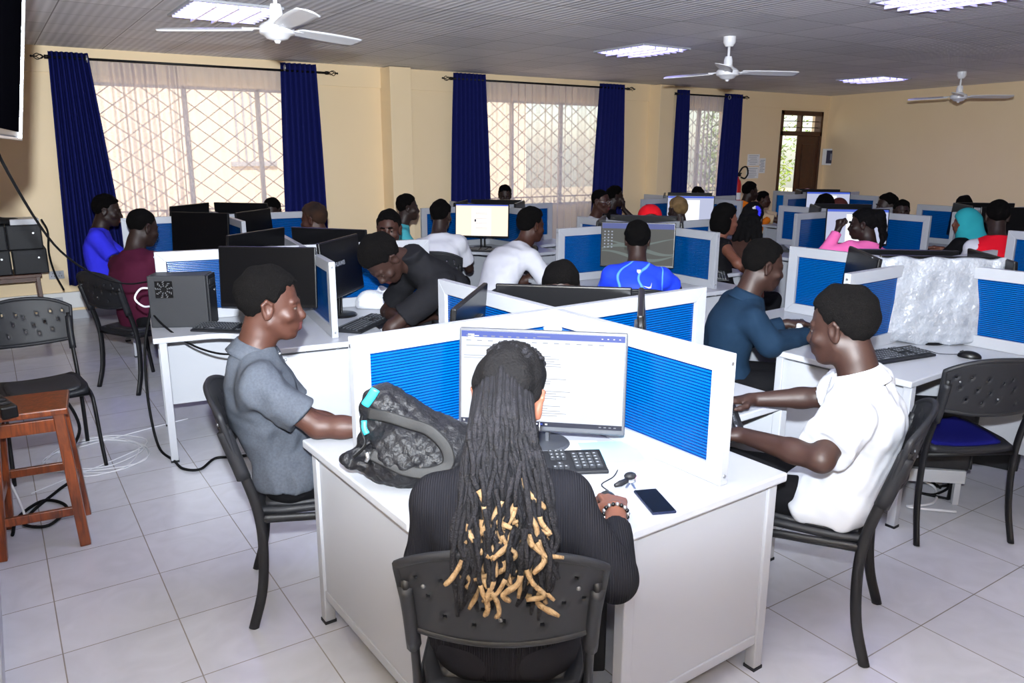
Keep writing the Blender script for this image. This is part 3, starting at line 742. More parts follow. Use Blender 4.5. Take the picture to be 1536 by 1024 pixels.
# ---------------------------------------------------------------- computers
E_white = emit('lit white screen', srgb(232, 238, 255), .95); E_title = emit('lit blue title bar', srgb(72, 98, 205), .9)
E_page = emit('lit page', srgb(246, 249, 255), 1.0); E_txt = emit('screen grey text', srgb(168, 176, 196), .75); E_task = emit('dark task bar', srgb(38, 44, 84), .6)
E_cream = emit('lit cream screen', srgb(255, 236, 214), 1.05); E_creampage = emit('lit cream page', srgb(255, 246, 234), 1.1); E_dim = emit('dim white screen', srgb(200, 206, 235), .75)
E_wall1 = emit('wallpaper grey', srgb(84, 84, 80), .7); E_wall2 = emit('wallpaper blue', srgb(86, 96, 160), .75); E_wall3 = emit('wallpaper haze', srgb(110, 122, 118), .7)
M_screen = mat('switched off screen', srgb(8, 8, 10), .35, spec=.12)
SWD, SHT = .57, .33
def screen_faces(kind, m):
    """flat picture built of thin slabs in front of the glass; x right, z up, screen faces -Y"""
    def q(x0, z0, x1, z1, lay, mi): m.box(((x0 + x1) / 2 * SWD, -.0008 * lay, (z0 + z1) / 2 * SHT), (abs(x1 - x0) * SWD, .0006, abs(z1 - z0) * SHT), mi)
    if kind == 'doc':
        q(-.5, -.5, .5, .5, 1, 0); q(-.5, .435, .5, .5, 2, 1); q(-.5, -.5, .5, -.45, 2, 4)
        q(-.46, .4, -.42, .47, 3, 0); 
        for k in range(9): q(-.47 + .052 * k, .445, -.44 + .05 * k, .455, 4, 3 if k != 1 else 2)
        for k in range(4): q(.36 + .035 * k, .46, .37 + .035 * k, .47, 4, 2)
        q(-.03, .462, .05, .468, 4, 3)
        for k in range(13): q(-.47 + .068 * k, .395, -.44 + .068 * k, .403, 3, 3)
        q(-.47, .34, -.3, .347, 3, 3); q(-.47, .27, -.31, .30, 3, 2); q(-.485, .235, -.34, .24, 3, 3); q(-.485, .21, -.36, .214, 3, 3); q(-.305, .23, -.303, .34, 3, 3)
        q(-.2, -.44, .24, .33, 2, 2)
        r = random.Random(3); z = .28
        for k in range(22):
            z -= .026
            if k in (6, 11, 16): z -= .03; continue
            q(-.14, z, .08 + r.uniform(-.06, .1), z + .006, 4, 3)
        for k in range(6): q(-.12 + .03 * k, -.483, -.105 + .03 * k, -.467, 4, 2 if k % 2 else 1)
        for k in range(4): q(.36 + .03 * k, -.48, .375 + .03 * k, -.47, 4, 3)
        q(-.485, -.485, -.475, -.465, 4, 2)
        return [E_white, E_title, E_page, E_txt, E_task]
    if kind == 'cream':
        q(-.5, -.5, .5, .5, 1, 0); q(-.5, .46, .5, .5, 2, 1); q(-.2, -.5, .18, .4, 2, 2)
        for z in (.22, .19, .05, -.1, -.25, -.28): q(-.12, z, .1, z + .008, 3, 3)
        q(-.14, -.05, -.11, .03, 3, 4)
        return [E_cream, E_title, E_creampage, E_txt, E_task]
    if kind == 'white':
        q(-.5, -.5, .5, .5, 1, 0); q(-.5, .43, .5, .5, 2, 1); q(-.18, -.5, .2, .36, 2, 2)
        return [E_dim, E_title, E_page, E_txt]
    if kind == 'desk':
        q(-.5, -.5, .5, .5, 1, 0); q(-.5, .37, .5, .5, 2, 1)
        def fn(z0, amp, ph): return [(-.5 + i / 20, z0 + amp * math.sin(i / 20 * 5 + ph)) for i in range(21)]
        for z0, amp, ph, wd, lay in ((-.1, .12, 0, .1, 2), (-.25, .1, 1.2, .08, 2), (.08, .08, 2.4, .05, 2)):
            a = fn(z0, amp, ph)
            vs = [(x * SWD, -.0008 * lay - .0004, (z - wd * (.3 + .7 * math.sin(PI * i / 20))) * SHT) for i, (x, z) in enumerate(a)] + [(x * SWD, -.0008 * lay - .0004, z * SHT) for x, z in a]
            m.add(vs, [(i, i + 1, 22 + i, 21 + i) for i in range(20)], 2)
        for i in range(3):
            for j in range(6): q(-.47 + .05 * i, .28 - .075 * j, -.45 + .05 * i, .31 - .075 * j, 4, 3)
        return [E_wall1, E_wall2, E_wall3, E_txt]
    return None
def monitor(x, y, rz, label, kind='off', z0=.895, word=None, body=None, stand=True):
    """screen faces local -Y"""
    o = empty('monitor', (x, y, ZT), rz, label, 'monitor', 'desktop computer monitors')
    zc = z0 - ZT + .02 + SHT / 2; T = Matrix.Translation((0, 0, zc)) @ Matrix.Rotation(R(-5), 4, 'X'); bd = body or M_blackgl
    m = MB(); m.box((0, .012, -.005), (SWD + .02, .022, SHT + .03), 0, T); m.box((0, .032, -.03), (.3, .024, .2), 0, T); h = m.build('housing', bd, o, bevel=.006)
    s = MB(); k = screen_faces(kind, s)
    if k is None: s.box((0, -.001, 0), (SWD, .0015, SHT)); k = [M_screen]
    so = s.build('screen', k, o); so.matrix_local = T
    if word:
        cu = bpy.data.curves.new('screen_word', 'FONT'); cu.body = word; cu.size = .038; cu.align_x = 'CENTER'; cu.extrude = .0003; cu.materials.append(E_txt)
        t = bpy.data.objects.new('t', cu); COL.objects.link(t); bpy.context.view_layer.update(); me = bpy.data.meshes.new_from_object(t.evaluated_get(bpy.context.evaluated_depsgraph_get())); bpy.data.objects.remove(t); me.materials.clear(); me.materials.append(E_txt)
        w = bpy.data.objects.new('screen_word', me); COL.objects.link(w); w.parent = so; w.location = (-.05, -.004, .01); w.rotation_euler = (PI / 2, 0, 0)
    if stand:
        n = MB(); n.bar((-.02, .05, .01), (-.02, .042, zc - .05), .014, .04, up=(0, 1, 0)); n.bar((.02, .05, .01), (.02, .042, zc - .05), .014, .04, up=(0, 1, 0)); n.build('stand_neck', bd, o, bevel=.003)
        MB().lathe([(0, 0), (.1, 0), (.103, .006), (.095, .014), (0, .016)], 28, 0, Matrix.Translation((0, .03, 0))).build('stand_base', bd, o, smooth=True, auto=35)
    return o
M_key = mat('black key', srgb(38, 40, 44), .45); M_keylit = mat('grey key legend', srgb(150, 154, 160), .5)
def make_keyboard():
    o = empty('keyboard')
    b = MB(); b.add([(-.225, -.078, 0), (.225, -.078, 0), (.225, .078, 0), (-.225, .078, 0), (-.225, -.078, .012), (.225, -.078, .012), (.225, .078, .026), (-.225, .078, .026)],
                    [(3, 2, 1, 0), (4, 5, 6, 7), (0, 1, 5, 4), (1, 2, 6, 5), (2, 3, 7, 6), (3, 0, 4, 7)]); b.build('case', M_blackpl, o, bevel=.003)
    k = MB()
    def key(x, y, w, d):
        z = .012 + (y + .078) / .156 * .014 + .003; T = Matrix.Translation((x, y, z)) @ Matrix.Rotation(.09, 4, 'X')
        k.box((0, 0, 0), (w, d, .007), 0, T); k.box((-w * .1, .001, .0037), (w * .35, d * .3, .0004), 1, T)
    for r in range(6):
        y = .062 - r * .0215 - (.004 if r else 0)
        if r == 5:
            for x, w in ((-.21, .022), (-.185, .018), (-.162, .018), (-.095, .1), (-.03, .018), (-.007, .018), (.016, .022)): key(x, y, w, .017)
        else:
            for c in range(14): key(-.211 + c * .0174, y, .0152, .017)
        for c in range(3):
            if r in (0, 1, 2, 5) or (r == 4 and c == 1): key(.052 + c * .0185, y, .016, .017)
        if r:
            for c in range(4): key(.128 + c * .0235, y, .021, .017)
    k.build('keys', [M_key, M_keylit], o)
    return o
KB = make_keyboard(); KB_used = []
def keyboard(x, y, rz, label):
    c = copy_tree(KB) if KB_used else KB; KB_used.append(1)
    c.location = (x, y, ZT); c.rotation_euler = (0, 0, rz); return tag(c, label, 'keyboard', 'black desktop keyboards')
def make_mouse():
    o = empty('computer_mouse'); f = Field((-.05, -.07, -.02), (.05, .07, .06), .003)
    f.ell((0, 0, .008), (.031, .056, .03), k=0);
    f.F = np.maximum(f.F, (.002 - f.ax[2])[None, None, :]); f.build('shell', M_blackgl, o)
    MB().tube([(0, .03, .034), (0, .045, .026)], .004, 8).build('scroll_wheel', M_darkgrey, o, smooth=True)
    MB().tube(spline([(0, .055, .012), (.01, .09, .004), (-.01, .14, .004), (.03, .2, .004), (.05, .26, .004)], 5), .002, 6).build('cable', M_blackpl, o, smooth=True)
    return o
MS = make_mouse(); MS_used = []
def mouse(x, y, rz, label):
    c = copy_tree(MS) if MS_used else MS; MS_used.append(1)
    c.location = (x, y, ZT); c.rotation_euler = (0, 0, rz); return tag(c, label, 'mouse', 'black computer mice')
def tower(x, y, z, rz, label, size=(.17, .38, .36), fan=False, name='computer_tower', m=None):
    """front panel on local -Y, side with vents on local -X"""
    w, d, h = size; o = empty(name, (x, y, z), rz, label, 'computer', 'desktop computer cases')
    MB().box((0, 0, h / 2), (w, d, h)).build('case', m or M_darkgrey, o, bevel=.006)
    f = MB().box((0, -d / 2 - .008, h / 2), (w * .96, .016, h * .98)); fp = f.build('front_panel', M_blackpl, o, bevel=.006)
    MB().box((0, -d / 2 - .017, h * .86), (w * .7, .003, .03)).box((0, -d / 2 - .017, h * .76), (w * .7, .003, .006)).build('drive_bay', M_darkgrey, fp)
    MB().lathe([(0, 0), (.009, 0), (.009, .003), (0, .003)], 12, 0, Matrix.Translation((w * .25, -d / 2 - .016, h * .66)) @ Matrix.Rotation(PI / 2, 4, 'X')).build('power_button', M_silver, fp)
    if fan:
        g = MB()
        g.box((-w / 2 - .0012, d * .22, h * .74), (.002, .1, .1), 0)
        for k in range(9):
            a = k * 2 * PI / 9
            for rr in (.018, .03, .042): g.bar((-w / 2 - .003, d * .22 + rr * math.cos(a), h * .74 + rr * math.sin(a)), (-w / 2 - .003, d * .22 + (rr + .007) * math.cos(a + .25), h * .74 + (rr + .008) * math.sin(a + .25)), .005, .002, 1, up=(1, 0, 0))
        g.build('fan_grille', [M_blackgl, M_bolt], o)
    p = MB()
    for k in range(4): p.box((-.04, d / 2 + .002, h * .35 + k * .03), (.04, .006, .016))
    p.box((.03, d / 2 + .002, h * .3), (.04, .006, .12)); p.build('rear_ports', M_silver, o)
    return o

def qpos(s, sx, sy, d, rot=None):
    cx, cy, r = ST[s][0], ST[s][1], R(ST[s][2] if rot is None else rot); v = Vector((sx, sy)).normalized() * d
    return cx + v.x * math.cos(r) - v.y * math.sin(r), cy + v.x * math.sin(r) + v.y * math.cos(r)
QN = {(-1, -1): 'front', (-1, 1): 'left', (1, -1): 'right', (1, 1): 'rear'}
def seat_kit(s, sx, sy, kind, label, klabel, dm=.36, dk=.66, z0=.865, kb=True, **kw):
    a = math.atan2(sy, sx) + R(ST[s][2]); rz = a + PI / 2
    x, y = qpos(s, sx, sy, dm); monitor(x, y, rz, label, kind, z0, **kw)
    if kb:
        x, y = qpos(s, sx, sy, dk); keyboard(x, y, rz, klabel)
# ---------------------------------------------------------------- desktop kit at every desk
def LB(*a): return a
SK = seat_kit
monitor(1.535, 2.125, R(317), 'monitor showing a text document, in front of the person with dreadlocks', 'doc', .815, body=mat('dark grey monitor plastic', srgb(62, 64, 70), .4))
keyboard(1.425, 1.985, R(332), 'black keyboard between the quilted bag and the pale blue paper')
SK('A', -1, 1, 'off', 'monitor seen edge-on in front of the person in grey polo shirt', 'black keyboard in front of the person in grey polo shirt')
SK('A', 1, 1, 'off', 'monitor seen from behind with small white stickers, in front of the person with bowed head', 'black keyboard in front of the person with bowed head', z0=.855)
SK('A', 1, -1, 'off', 'monitor seen edge-on in front of the person in white shirt nearest at right', 'black keyboard in front of the person in white shirt nearest at right')
monitor(1.33, 4.62, R(322), 'black switched off monitor behind the head of the person in grey polo shirt', 'off', .865)
keyboard(1.11, 4.63, R(318), 'black keyboard beside the computer tower on the left desk')
monitor(1.82, 4.66, R(45), 'dark monitor with a brand word on screen, facing the person resting on folded arms', 'off', .885, word='HUAWEI')
keyboard(1.82, 4.33, R(40), 'black keyboard beside the person resting on folded arms')
SK('B', -1, 1, 'off', 'monitor behind the left screen of the desk with the computer tower', 'black keyboard on the far left side of the desk with the computer tower', z0=.9)
SK('B', 1, 1, 'off', 'monitor seen from behind, in front of the boy looking over the screen', 'black keyboard in front of the boy looking over the screen', z0=.9)
SK('C', -1, -1, 'off', 'black monitor in front of the person in maroon shirt', 'black keyboard in front of the person in maroon shirt')
SK('C', 1, -1, 'off', 'black monitor in front of the person with brown tinted hair', 'black keyboard in front of the person with brown tinted hair')
SK('C', -1, 1, 'off', 'monitor facing the person in bright blue t-shirt', 'black keyboard before the person in bright blue t-shirt', z0=.91)
SK('C', 1, 1, 'off', 'monitor facing the person whose forehead shows at the large left window', 'black keyboard before the person at the large left window', z0=.91)
SK('D', -1, -1, 'desk', 'monitor with a grey landscape wallpaper in front of the person in blue jersey', 'black keyboard in front of the person in blue jersey', dm=.4)
SK('D', -1, 1, 'off', 'monitor before the person in white t-shirt leaning to the right', 'black keyboard before the person in white t-shirt leaning to the right')
SK('D', 1, 1, 'off', 'monitor facing the person in red headscarf', 'black keyboard before the person in red headscarf')
SK('D', 1, -1, 'off', 'monitor on the right side of the desk of the person in blue jersey', 'black keyboard on the right side of the desk of the person in blue jersey')
SK('E', -1, -1, 'cream', 'bright cream monitor showing a document beside the person in white shirt', 'black keyboard under the bright cream monitor', dm=.42)
SK('E', -1, 1, 'off', 'monitor facing the person in teal and green top', 'black keyboard before the person in teal and green top')
SK('E', 1, 1, 'off', 'monitor facing the person at the middle window', 'black keyboard before the person at the middle window', kb=False)
SK('E', 1, -1, 'off', 'monitor on the right side of the desk with the bright cream monitor', '', kb=False)
SK('F', -1, -1, 'white', 'bright white monitor in front of the person with blond hair', 'black keyboard before the person with blond hair', dm=.42)
SK('F', 1, 1, 'off', 'monitor facing the person at the last window', '', kb=False)
SK('F', -1, 1, 'off', 'monitor facing the person in glasses', '', kb=False)
SK('G', -1, -1, 'white', 'bright white monitor on the farthest desk before the door', '', dm=.42, kb=False)
SK('G', 1, 1, 'off', 'monitor seen from behind on the farthest desk, before the pink headscarf', '', kb=False)
SK('G', -1, 1, 'off', 'monitor on the left side of the farthest desk', '', kb=False)
SK('H', -1, -1, 'white', 'bright pale monitor in front of the person in pink', 'black keyboard in front of the person in pink', dm=.42)
SK('H', -1, 1, 'off', 'grey monitor seen obliquely on the left of the desk of the person in pink', 'black keyboard on the left of the desk of the person in pink')
SK('H', 1, 1, 'off', 'monitor facing the person whose dark hair shows above the pink person', '', kb=False)
SK('I', -1, 1, 'off', 'black monitor in front of the person in dark teal shirt', 'black keyboard in front of the person in dark teal shirt')
SK('I', 1, 1, 'off', 'long dark monitor top behind the wrapped monitor', '', kb=False, z0=.845)
SK('I', 1, -1, 'off', 'grey monitor right of the wrapped monitor', '', kb=False)
SK('J', -1, 1, 'dimgrey', 'pale grey lit monitor beside the person in teal headscarf', '', kb=False)
SK('J', -1, -1, 'off', 'dark navy monitor in front of the person in teal headscarf', 'black keyboard in front of the person in teal headscarf', dm=.42)
SK('J', 1, 1, 'off', 'monitor seen from behind at the end wall, facing the person at far right', '', kb=False)
monitor(4.25, 2.23, R(319), 'monitor under the crinkled plastic wrap at right', 'off', .87)
keyboard(3.78, 2.15, R(352), 'black keyboard in front of the wrapped monitor')
mouse(4.1, 1.93, R(20), 'black mouse right of the wrapped monitor')
mouse(1.43, 1.635, R(-37), 'black mouse under the right hand of the person with dreadlocks')
mouse(2.34, 2.03, R(70), 'black mouse under the hand of the person in white shirt nearest at right')
mouse(3.98, 6.9, R(-40), 'black mouse between the bright cream monitor and the leaning person in white')

# crinkled clear wrap over the monitor: one closed skin, wider at the foot
f = Field((-.4, -.2, -.3), (.4, .25, .3), .011)
f.put(lambda x, y, z: np.maximum(np.maximum(np.abs(x) - (.292 - .02 * np.abs(z)), np.abs(y - .02) - (.045 + .03 * (.2 - z))), np.abs(z - .0) - (.212 - .05 * np.abs(x) ** 2 * 6 * (z < 0))), (-.35, -.1, -.25), (.35, .2, .25), 0)
f.noise(.004, 42, 4, 6)
M_wrap = mat('crinkled translucent wrap', srgb(116, 119, 126), .35, spec=.4, bump=(22, .7, .03), var=(12, srgb(146, 150, 158), .5))
o = f.build('plastic_wrap', M_wrap, None, 1); o.location = (4.235, 2.225, .985); o.scale = (1.16, 1, 1.12); o.rotation_euler = (R(-4), 0, R(319))
tag(o, 'crinkled silvery plastic wrap pulled over a monitor at right', 'plastic wrap')

tower(.906, 4.944, ZT, R(63), 'dark grey computer tower standing on the left desk with cables at its back', (.17, .33, .31), fan=True)
tower(3.95, 2.0, .19, R(45), 'black computer tower on a low white stand under the right desk', (.17, .36, .34), m=M_blackpl)
tower(4.72, 2.1, .0, R(20), 'black computer tower on the floor under the right desk behind the blue seated chair', (.19, .4, .17), m=M_blackpl)
tower(1.62, 2.02, .0, R(-30), 'black computer tower under the nearest desk by the chair leg', (.18, .36, .38), m=M_blackpl)
o = empty('computer_stand', (3.93, 2.05, 0), R(48), 'low white metal stand holding a black computer tower', 'computer stand')
MB().box((0, 0, .155), (.26, .42, .07)).build('tray', M_whitemetal, o, bevel=.004)
for sx in (-1, 1):
    for sy in (-1, 1): MB().box((sx * .11, sy * .18, .06), (.03, .03, .12)).build('leg', M_whitemetal, o, bevel=.003)

# left end: table with computer cases by the window wall
o = empty('side_table', (.1, 9.06, 0), 0, 'brown wooden table against the window wall, stacked with old computer cases', 'table')
MB().box((0, 0, .585), (.52, .5, .03)).build('tabletop', M_brownwood, o, bevel=.004)
MB().box((0, -.2, .55), (.44, .02, .05)).box((0, .2, .55), (.44, .02, .05)).build('apron', M_brownwood, o)
for sx in (-1, 1):
    for sy in (-1, 1): MB().bar((sx * .225, sy * .21, .57), (sx * .24, sy * .225, 0), .035, .035, up=(0, 1, 0)).build('leg', M_brownwood, o, bevel=.003)
for (x, z, lab) in ((.285, .6, 'grey computer case at the bottom right of the stack on the brown table'), (-.02, .6, 'grey computer case at the bottom left of the stack on the brown table'),
                    (.265, .837, 'grey computer case at the top right of the stack on the brown table'), (-.03, .837, 'grey computer case at the top left of the stack on the brown table')):
    tower(x, 9.05, z, R(0), lab, (.29, .36, .235), name='computer_case')
o = MB().box((.28, 9.0, 1.1), (.24, .3, .055)).build('paper_tray', M_white, None, bevel=.004); tag(o, 'white flat box lying on top of the stacked computer cases', 'box')
f = Field((-.3, -.25, -.1), (.3, .25, .25), .012); f.ell((-.08, 0, .05), (.17, .16, .06)); f.ell((-.12, .02, .1), (.07, .08, .09)); f.ell((.1, 0, .03), (.14, .12, .035)); f.noise(.012, 22, 8)
f.F = np.maximum(f.F, (.0 - f.ax[2])[None, None, :])
o = f.build('cloth_bundle', mat('black cloth', srgb(16, 16, 18), .9, bump=(120, .3, .003)), None); o.location = (0.02, 9.0, 1.075); tag(o, 'crumpled black cloth bundle on top of the stacked computer cases', 'cloth')
def cable(name, pts, r, m, label, cat='cable', n=7):
    return tag(MB().tube(spline(pts, n), r, 8).build(name, m, smooth=True), label, cat)
M_cable = mat('black rubber cable', srgb(11, 11, 13), .7, spec=.15); M_gcable = mat('grey white cable', srgb(205, 206, 212), .5)
cable('cable', [(.42, 8.86, 1.12), (.46, 8.84, 1.0), (.445, 8.83, .8), (.47, 8.83, .6), (.53, 8.83, .42)], .009, M_cable, 'black cable hanging down the right side of the stacked computer cases')

# wall television, seen almost edge-on
o = empty('television', (.112, 2.65, 2.171), R(83.8), 'large flat television on the left wall, seen nearly edge-on at the top left corner', 'television'); o.rotation_euler = (R(8.3), 0, R(83.8))
MB().box((0, .02, 0), (1.1, .04, .72)).build('housing', M_blackgl, o, bevel=.006)
MB().box((0, -.001, 0), (1.06, .002, .68)).build('screen', mat('television screen', srgb(6, 6, 9), .7, spec=.0), o)
e = MB(); e.box((.553, .012, 0), (.008, .045, .73)); e.box((0, .012, -.363), (1.11, .045, .008)); e.build('bezel', M_silver, o, bevel=.002)
MB().box((-.1, .13, 0), (.3, .18, .3)).build('wall_bracket', M_blackmetal, o)
cable('cable', [(.06, 2.95, 1.83), (.06, 3.1, 1.74), (.22, 3.9, 1.38), (.42, 4.5, 1.15), (.6, 4.85, 1.04), (.75, 5.06, 1.01)], .005, M_cable, 'black cable running from the television down to the computer tower')

# stool with extension block
o = empty('wooden_stool', (.035, 4.03, 0), R(-6), 'varnished reddish wooden stool at the far left edge', 'stool')
MB().box((0, 0, .645), (.33, .32, .03)).build('seat', M_wood, o, bevel=.006)
L4 = {}
for sx in (-1, 1):
    for sy in (-1, 1):
        a, b = Vector((sx * .125, sy * .12, .635)), Vector((sx * .165, sy * .175, 0)); L4[(sx, sy)] = (a, b)
        MB().bar(a, b, .045, .045, up=(0, 1, 0)).build('leg', M_wood, o, bevel=.004)
def rail(p, q, z, name, w=.022, h=.04):
    A = [a + (b - a) * ((.635 - z) / .635) for a, b in (L4[p], L4[q])]
    MB().bar(A[0], A[1], w, h).build(name, M_wood, o, bevel=.003)
for p, q in (((-1, -1), (1, -1)), ((-1, 1), (1, 1))): rail(p, q, .58, 'apron', .022, .06); rail(p, q, .17 if p[1] < 0 else .28, 'stretcher')
for p, q in (((-1, -1), (-1, 1)), ((1, -1), (1, 1))): rail(p, q, .58, 'apron', .022, .06); rail(p, q, .24, 'stretcher')
o = empty('extension_block', (-.06, 3.93, .66), R(14), 'black extension socket block with a red light lying on the wooden stool', 'extension socket')
MB().box((0, 0, .028), (.065, .24, .055)).build('housing', M_blackgl, o, bevel=.008)
s = MB()
for k in range(3): s.lathe([(0, 0), (.021, 0), (.023, .002), (.016, .002), (.015, -.004), (0, -.004)], 20, 0, Matrix.Translation((0, -.06 + .062 * k, .056)))
s.build('socket_face', M_darkgrey, o)
MB().box((0, .105, .057), (.02, .012, .006)).build('indicator_light', emit('red lit switch', (1, .05, .03), 3), o)
cable('cable', [(.14, 4.1, .63), (.2, 4.25, .58), (.25, 4.4, .38), (.19, 4.5, .2), (.2, 4.6, .05), (.12, 4.55, .012), (.0, 4.35, .012), (-.05, 4.2, .012), (.05, 4.12, .012), (.14, 4.3, .012), (.05, 4.45, .012), (-.07, 4.3, .012), (-.1, 4.1, .012)], .008, M_cable, 'black cable coiled on the floor behind the wooden stool')
cable('cable', [(-.1, 4.03, .69), (-.14, 4.2, .64), (-.12, 4.24, .4), (-.06, 4.23, .15), (-.03, 4.2, .012), (.0, 4.14, .008)], .006, M_gcable, 'grey white cable hanging from the extension block behind the stool')
tang = [(.0, 4.6, .006)]
r = random.Random(5)
for k in range(26): tang.append((.36 + .25 * math.cos(k * 1.1) + r.uniform(-.05, .05), 5.0 + .28 * math.sin(k * 1.1) + r.uniform(-.06, .06), .006 + .002 * (k % 3)))
tang += [(.75, 5.35, .006), (.95, 5.4, .006)]
cable('cable', tang, .0035, M_gcable, 'tangled thin white wire on the floor under the empty chair at left')
cable('cable', [(.76, 5.05, .93), (.74, 5.1, .8), (.69, 5.08, .6), (.665, 5.0, .3), (.68, 4.9, .03), (.72, 4.66, .01), (.74, 4.5, .01), (.82, 4.44, .01), (.93, 4.56, .01), (1.03, 4.52, .01), (1.15, 4.5, .01), (1.3, 4.45, .01)], .008, M_cable, 'black cable falling from the computer tower and crossing the floor past the desk leg')
cable('cable', [(.76, 5.05, .86), (.735, 4.98, .84), (.78, 4.8, .77), (.88, 4.62, .69), (1.0, 4.4, .67), (1.15, 4.3, .7), (1.25, 4.3, .72)], .006, M_cable, 'black cable drooping from the computer tower along the desk edge')
cable('cable', [(.755, 5.05, .97), (.7, 5.06, .97), (.66, 5.03, .92), (.7, 5.03, .87), (.75, 5.06, .86)], .006, M_gcable, 'short white cable looped at the back of the computer tower')
for k, (x, y) in enumerate(((3.98, 2.2), (4.1, 2.25), (4.2, 2.3))):
    cable('cable', [(x, y, .71), (x + .02, y - .02, .5), (x - .03 + .05 * k, y, .3), (x, y - .1, .1), (x + .1, y - .2 - .06 * k, .012), (x - .1, y - .3, .012), (x - .25 + .1 * k, y - .25, .012), (x - .1, y - .42 + .05 * k, .012)], .007, M_cable if k else M_gcable, ('grey white cable tangled on the floor under the wrapped monitor', 'black cable hanging behind the low white stand', 'black cable tangled beside the grey white one under the right desk')[k])
o = tag(MB().tube([(.02, 6.35, .045), (.1, 6.4, .05), (.2, 6.38, .04)], [.04, .06, .035], 10, sy=.75).build('cloth_bundle', mat('grey and pink cloth', srgb(70, 62, 68), .9, var=(9, srgb(190, 40, 110), .2)), smooth=True), 'small grey and pink bundle lying on the floor behind the empty chair', 'cloth')

# things on the nearest desk
def sheet(name, x, y, rz, w, h, t, m, label, cat='paper'):
    o = MB().box((0, 0, t / 2), (w, h, t)).build(name, m, None, loc=(x, y, ZT + .0005), rz=rz, bevel=.0008); return tag(o, label, cat)
M_bluep = mat('pale blue paper', srgb(150, 198, 222), .85)
sheet('paper_stack', 1.70, 1.925, R(-24), .24, .22, .008, M_paper, 'white paper stack under the pale blue sheet on the nearest desk')
o = sheet('paper_sheet', 1.70, 1.93, R(-27), .2, .2, .003, M_bluep, 'pale blue sheet lying on white papers beside the keyboard'); o.location.z = ZT + .009
tag(sheet('paper_sheet', 1.62, 2.06, R(-35), .2, .14, .002, M_paper, 'white paper sheet beside the foot of the document monitor'), None)
o = empty('mobile_phone', (1.56, 1.57, ZT), R(-22), 'black mobile phone lying on the right corner of the nearest desk', 'phone')
MB().box((0, 0, .004), (.075, .16, .008)).build('case', mat('dark blue glass case', srgb(30, 40, 70), .2, metal=.5), o, bevel=.003)
MB().box((0, 0, .0085), (.07, .154, .001)).build('screen', M_screen, o)
MB().box((.038, .03, .004), (.0015, .03, .003)).build('side_button', M_silver, o)
o = empty('key_bunch', (1.6, 1.72, ZT), R(-10), 'bunch of keys with black fob and pink tag between mouse and phone', 'keys')
MB().tube([(.015 * math.cos(k * .5), .015 * math.sin(k * .5), .006) for k in range(14)], .0015, 6).build('ring', M_silver, o, smooth=True)
f = MB(); f.ball((.01, .02, .013), (.022, .017, .012), 12); f.tube([(-.015, 0, .01), (-.045, -.012, .01), (-.07, -.02, .01)], [.008, .01, .006], 8); f.build('fob', M_blackpl, o, smooth=True)
k = MB()
for a in (-1.9, -2.4): k.bar((.012 * math.cos(a), .012 * math.sin(a), .005), (.055 * math.cos(a), .055 * math.sin(a), .004), .007, .002)
k.build('key', M_silver, o)
MB().box((.06, .015, .004), (.07, .026, .003), rz=-.1).build('pink_tag', mat('pink tag', srgb(240, 176, 200), .6), o)

# quilted tote bag slumped on the desk
A = math.radians(-33.6)
f = Field((-.24, -.2, -.02), (.22, .2, .34), .006)
f.ell((.015, 0, .07), (.155, .105, .085), k=.03); f.rc((-.075, .03, .235), (.09, .04, .1), .05, .075, k=.05); f.rc((-.03, 0, .1), (.1, .0, .08), .085, .085, k=.05)
f.rc((-.04, -.03, .07), (-.165, -.055, .085), .06, .022, k=.04); f.rc((-.1, .03, .12), (-.1, .03, .22), .05, .04, k=.04)
f.ell((-.11, -.06, .105), (.05, .025, .018), k=.02, op='s')
X, Y, Z = f.ax[0][:, None, None], f.ax[1][None, :, None], f.ax[2][None, None, :]
qn = np.abs(np.sin(X * 62 + Z * 58 + 1.2 * np.sin(Y * 30))) ** .5 + np.abs(np.sin(X * 58 - Z * 66 + Y * 30 + 1.2 * np.sin(Z * 25))) ** .5
f.F += (-.006 * (qn - 1.2)).astype(np.float32); f.noise(.003, 34, 3, 6); f.noise(.003, 80, 13, 6)
f.F = np.maximum(f.F, (.001 - Z))
M_bag = mat('black quilted nylon', srgb(18, 18, 21), .5, spec=.22, bump=(60, .6, .012)); M_strap = mat('black woven strap', srgb(9, 9, 11), .7, bump=(260, .3, .002)); M_teal = mat('turquoise lining', srgb(40, 176, 200), .5)
o = f.build('tote_bag', M_bag); o.location = (1.03, 2.13, ZT); o.rotation_euler = (0, 0, A); o.scale = (1.13, 1.1, 1.06); tag(o, 'black quilted tote bag slumped on the left side of the nearest desk', 'bag')
def ribbon(pts, w, t, name, m, ref):
    MB().tube(spline(pts, 7), 1, 8, sx=w / 2, sy=t / 2, ref=ref).build(name, m, o, smooth=True)
ribbon([(-.115, -.02, .215), (-.06, -.045, .215), (.0, -.06, .2), (.06, -.08, .185), (.105, -.095, .14), (.11, -.105, .09), (.06, -.115, .07), (.0, -.112, .075), (-.05, -.1, .095), (-.1, -.085, .115)], .034, .003, 'strap', M_strap, (0, .3, 1))
ribbon([(-.13, .03, .2), (-.135, -.02, .17), (-.12, -.05, .13), (-.15, -.075, .1)], .03, .005, 'strap', M_strap, (0, .2, 1))
l = MB(); l.tube(spline([(-.09, -.02, .29), (-.105, -.02, .265), (-.122, -.018, .24)], 5), 1, 8, sx=.013, sy=.006, ref=(1, 0, .6)); l.build('lining', M_teal, o, smooth=True); l = MB(); l.tube(spline([(-.128, -.012, .19), (-.126, -.022, .17), (-.118, -.03, .155)], 5), 1, 8, sx=.009, sy=.005, ref=(1, 0, .2)); l.build('lining', M_teal, o, smooth=True)
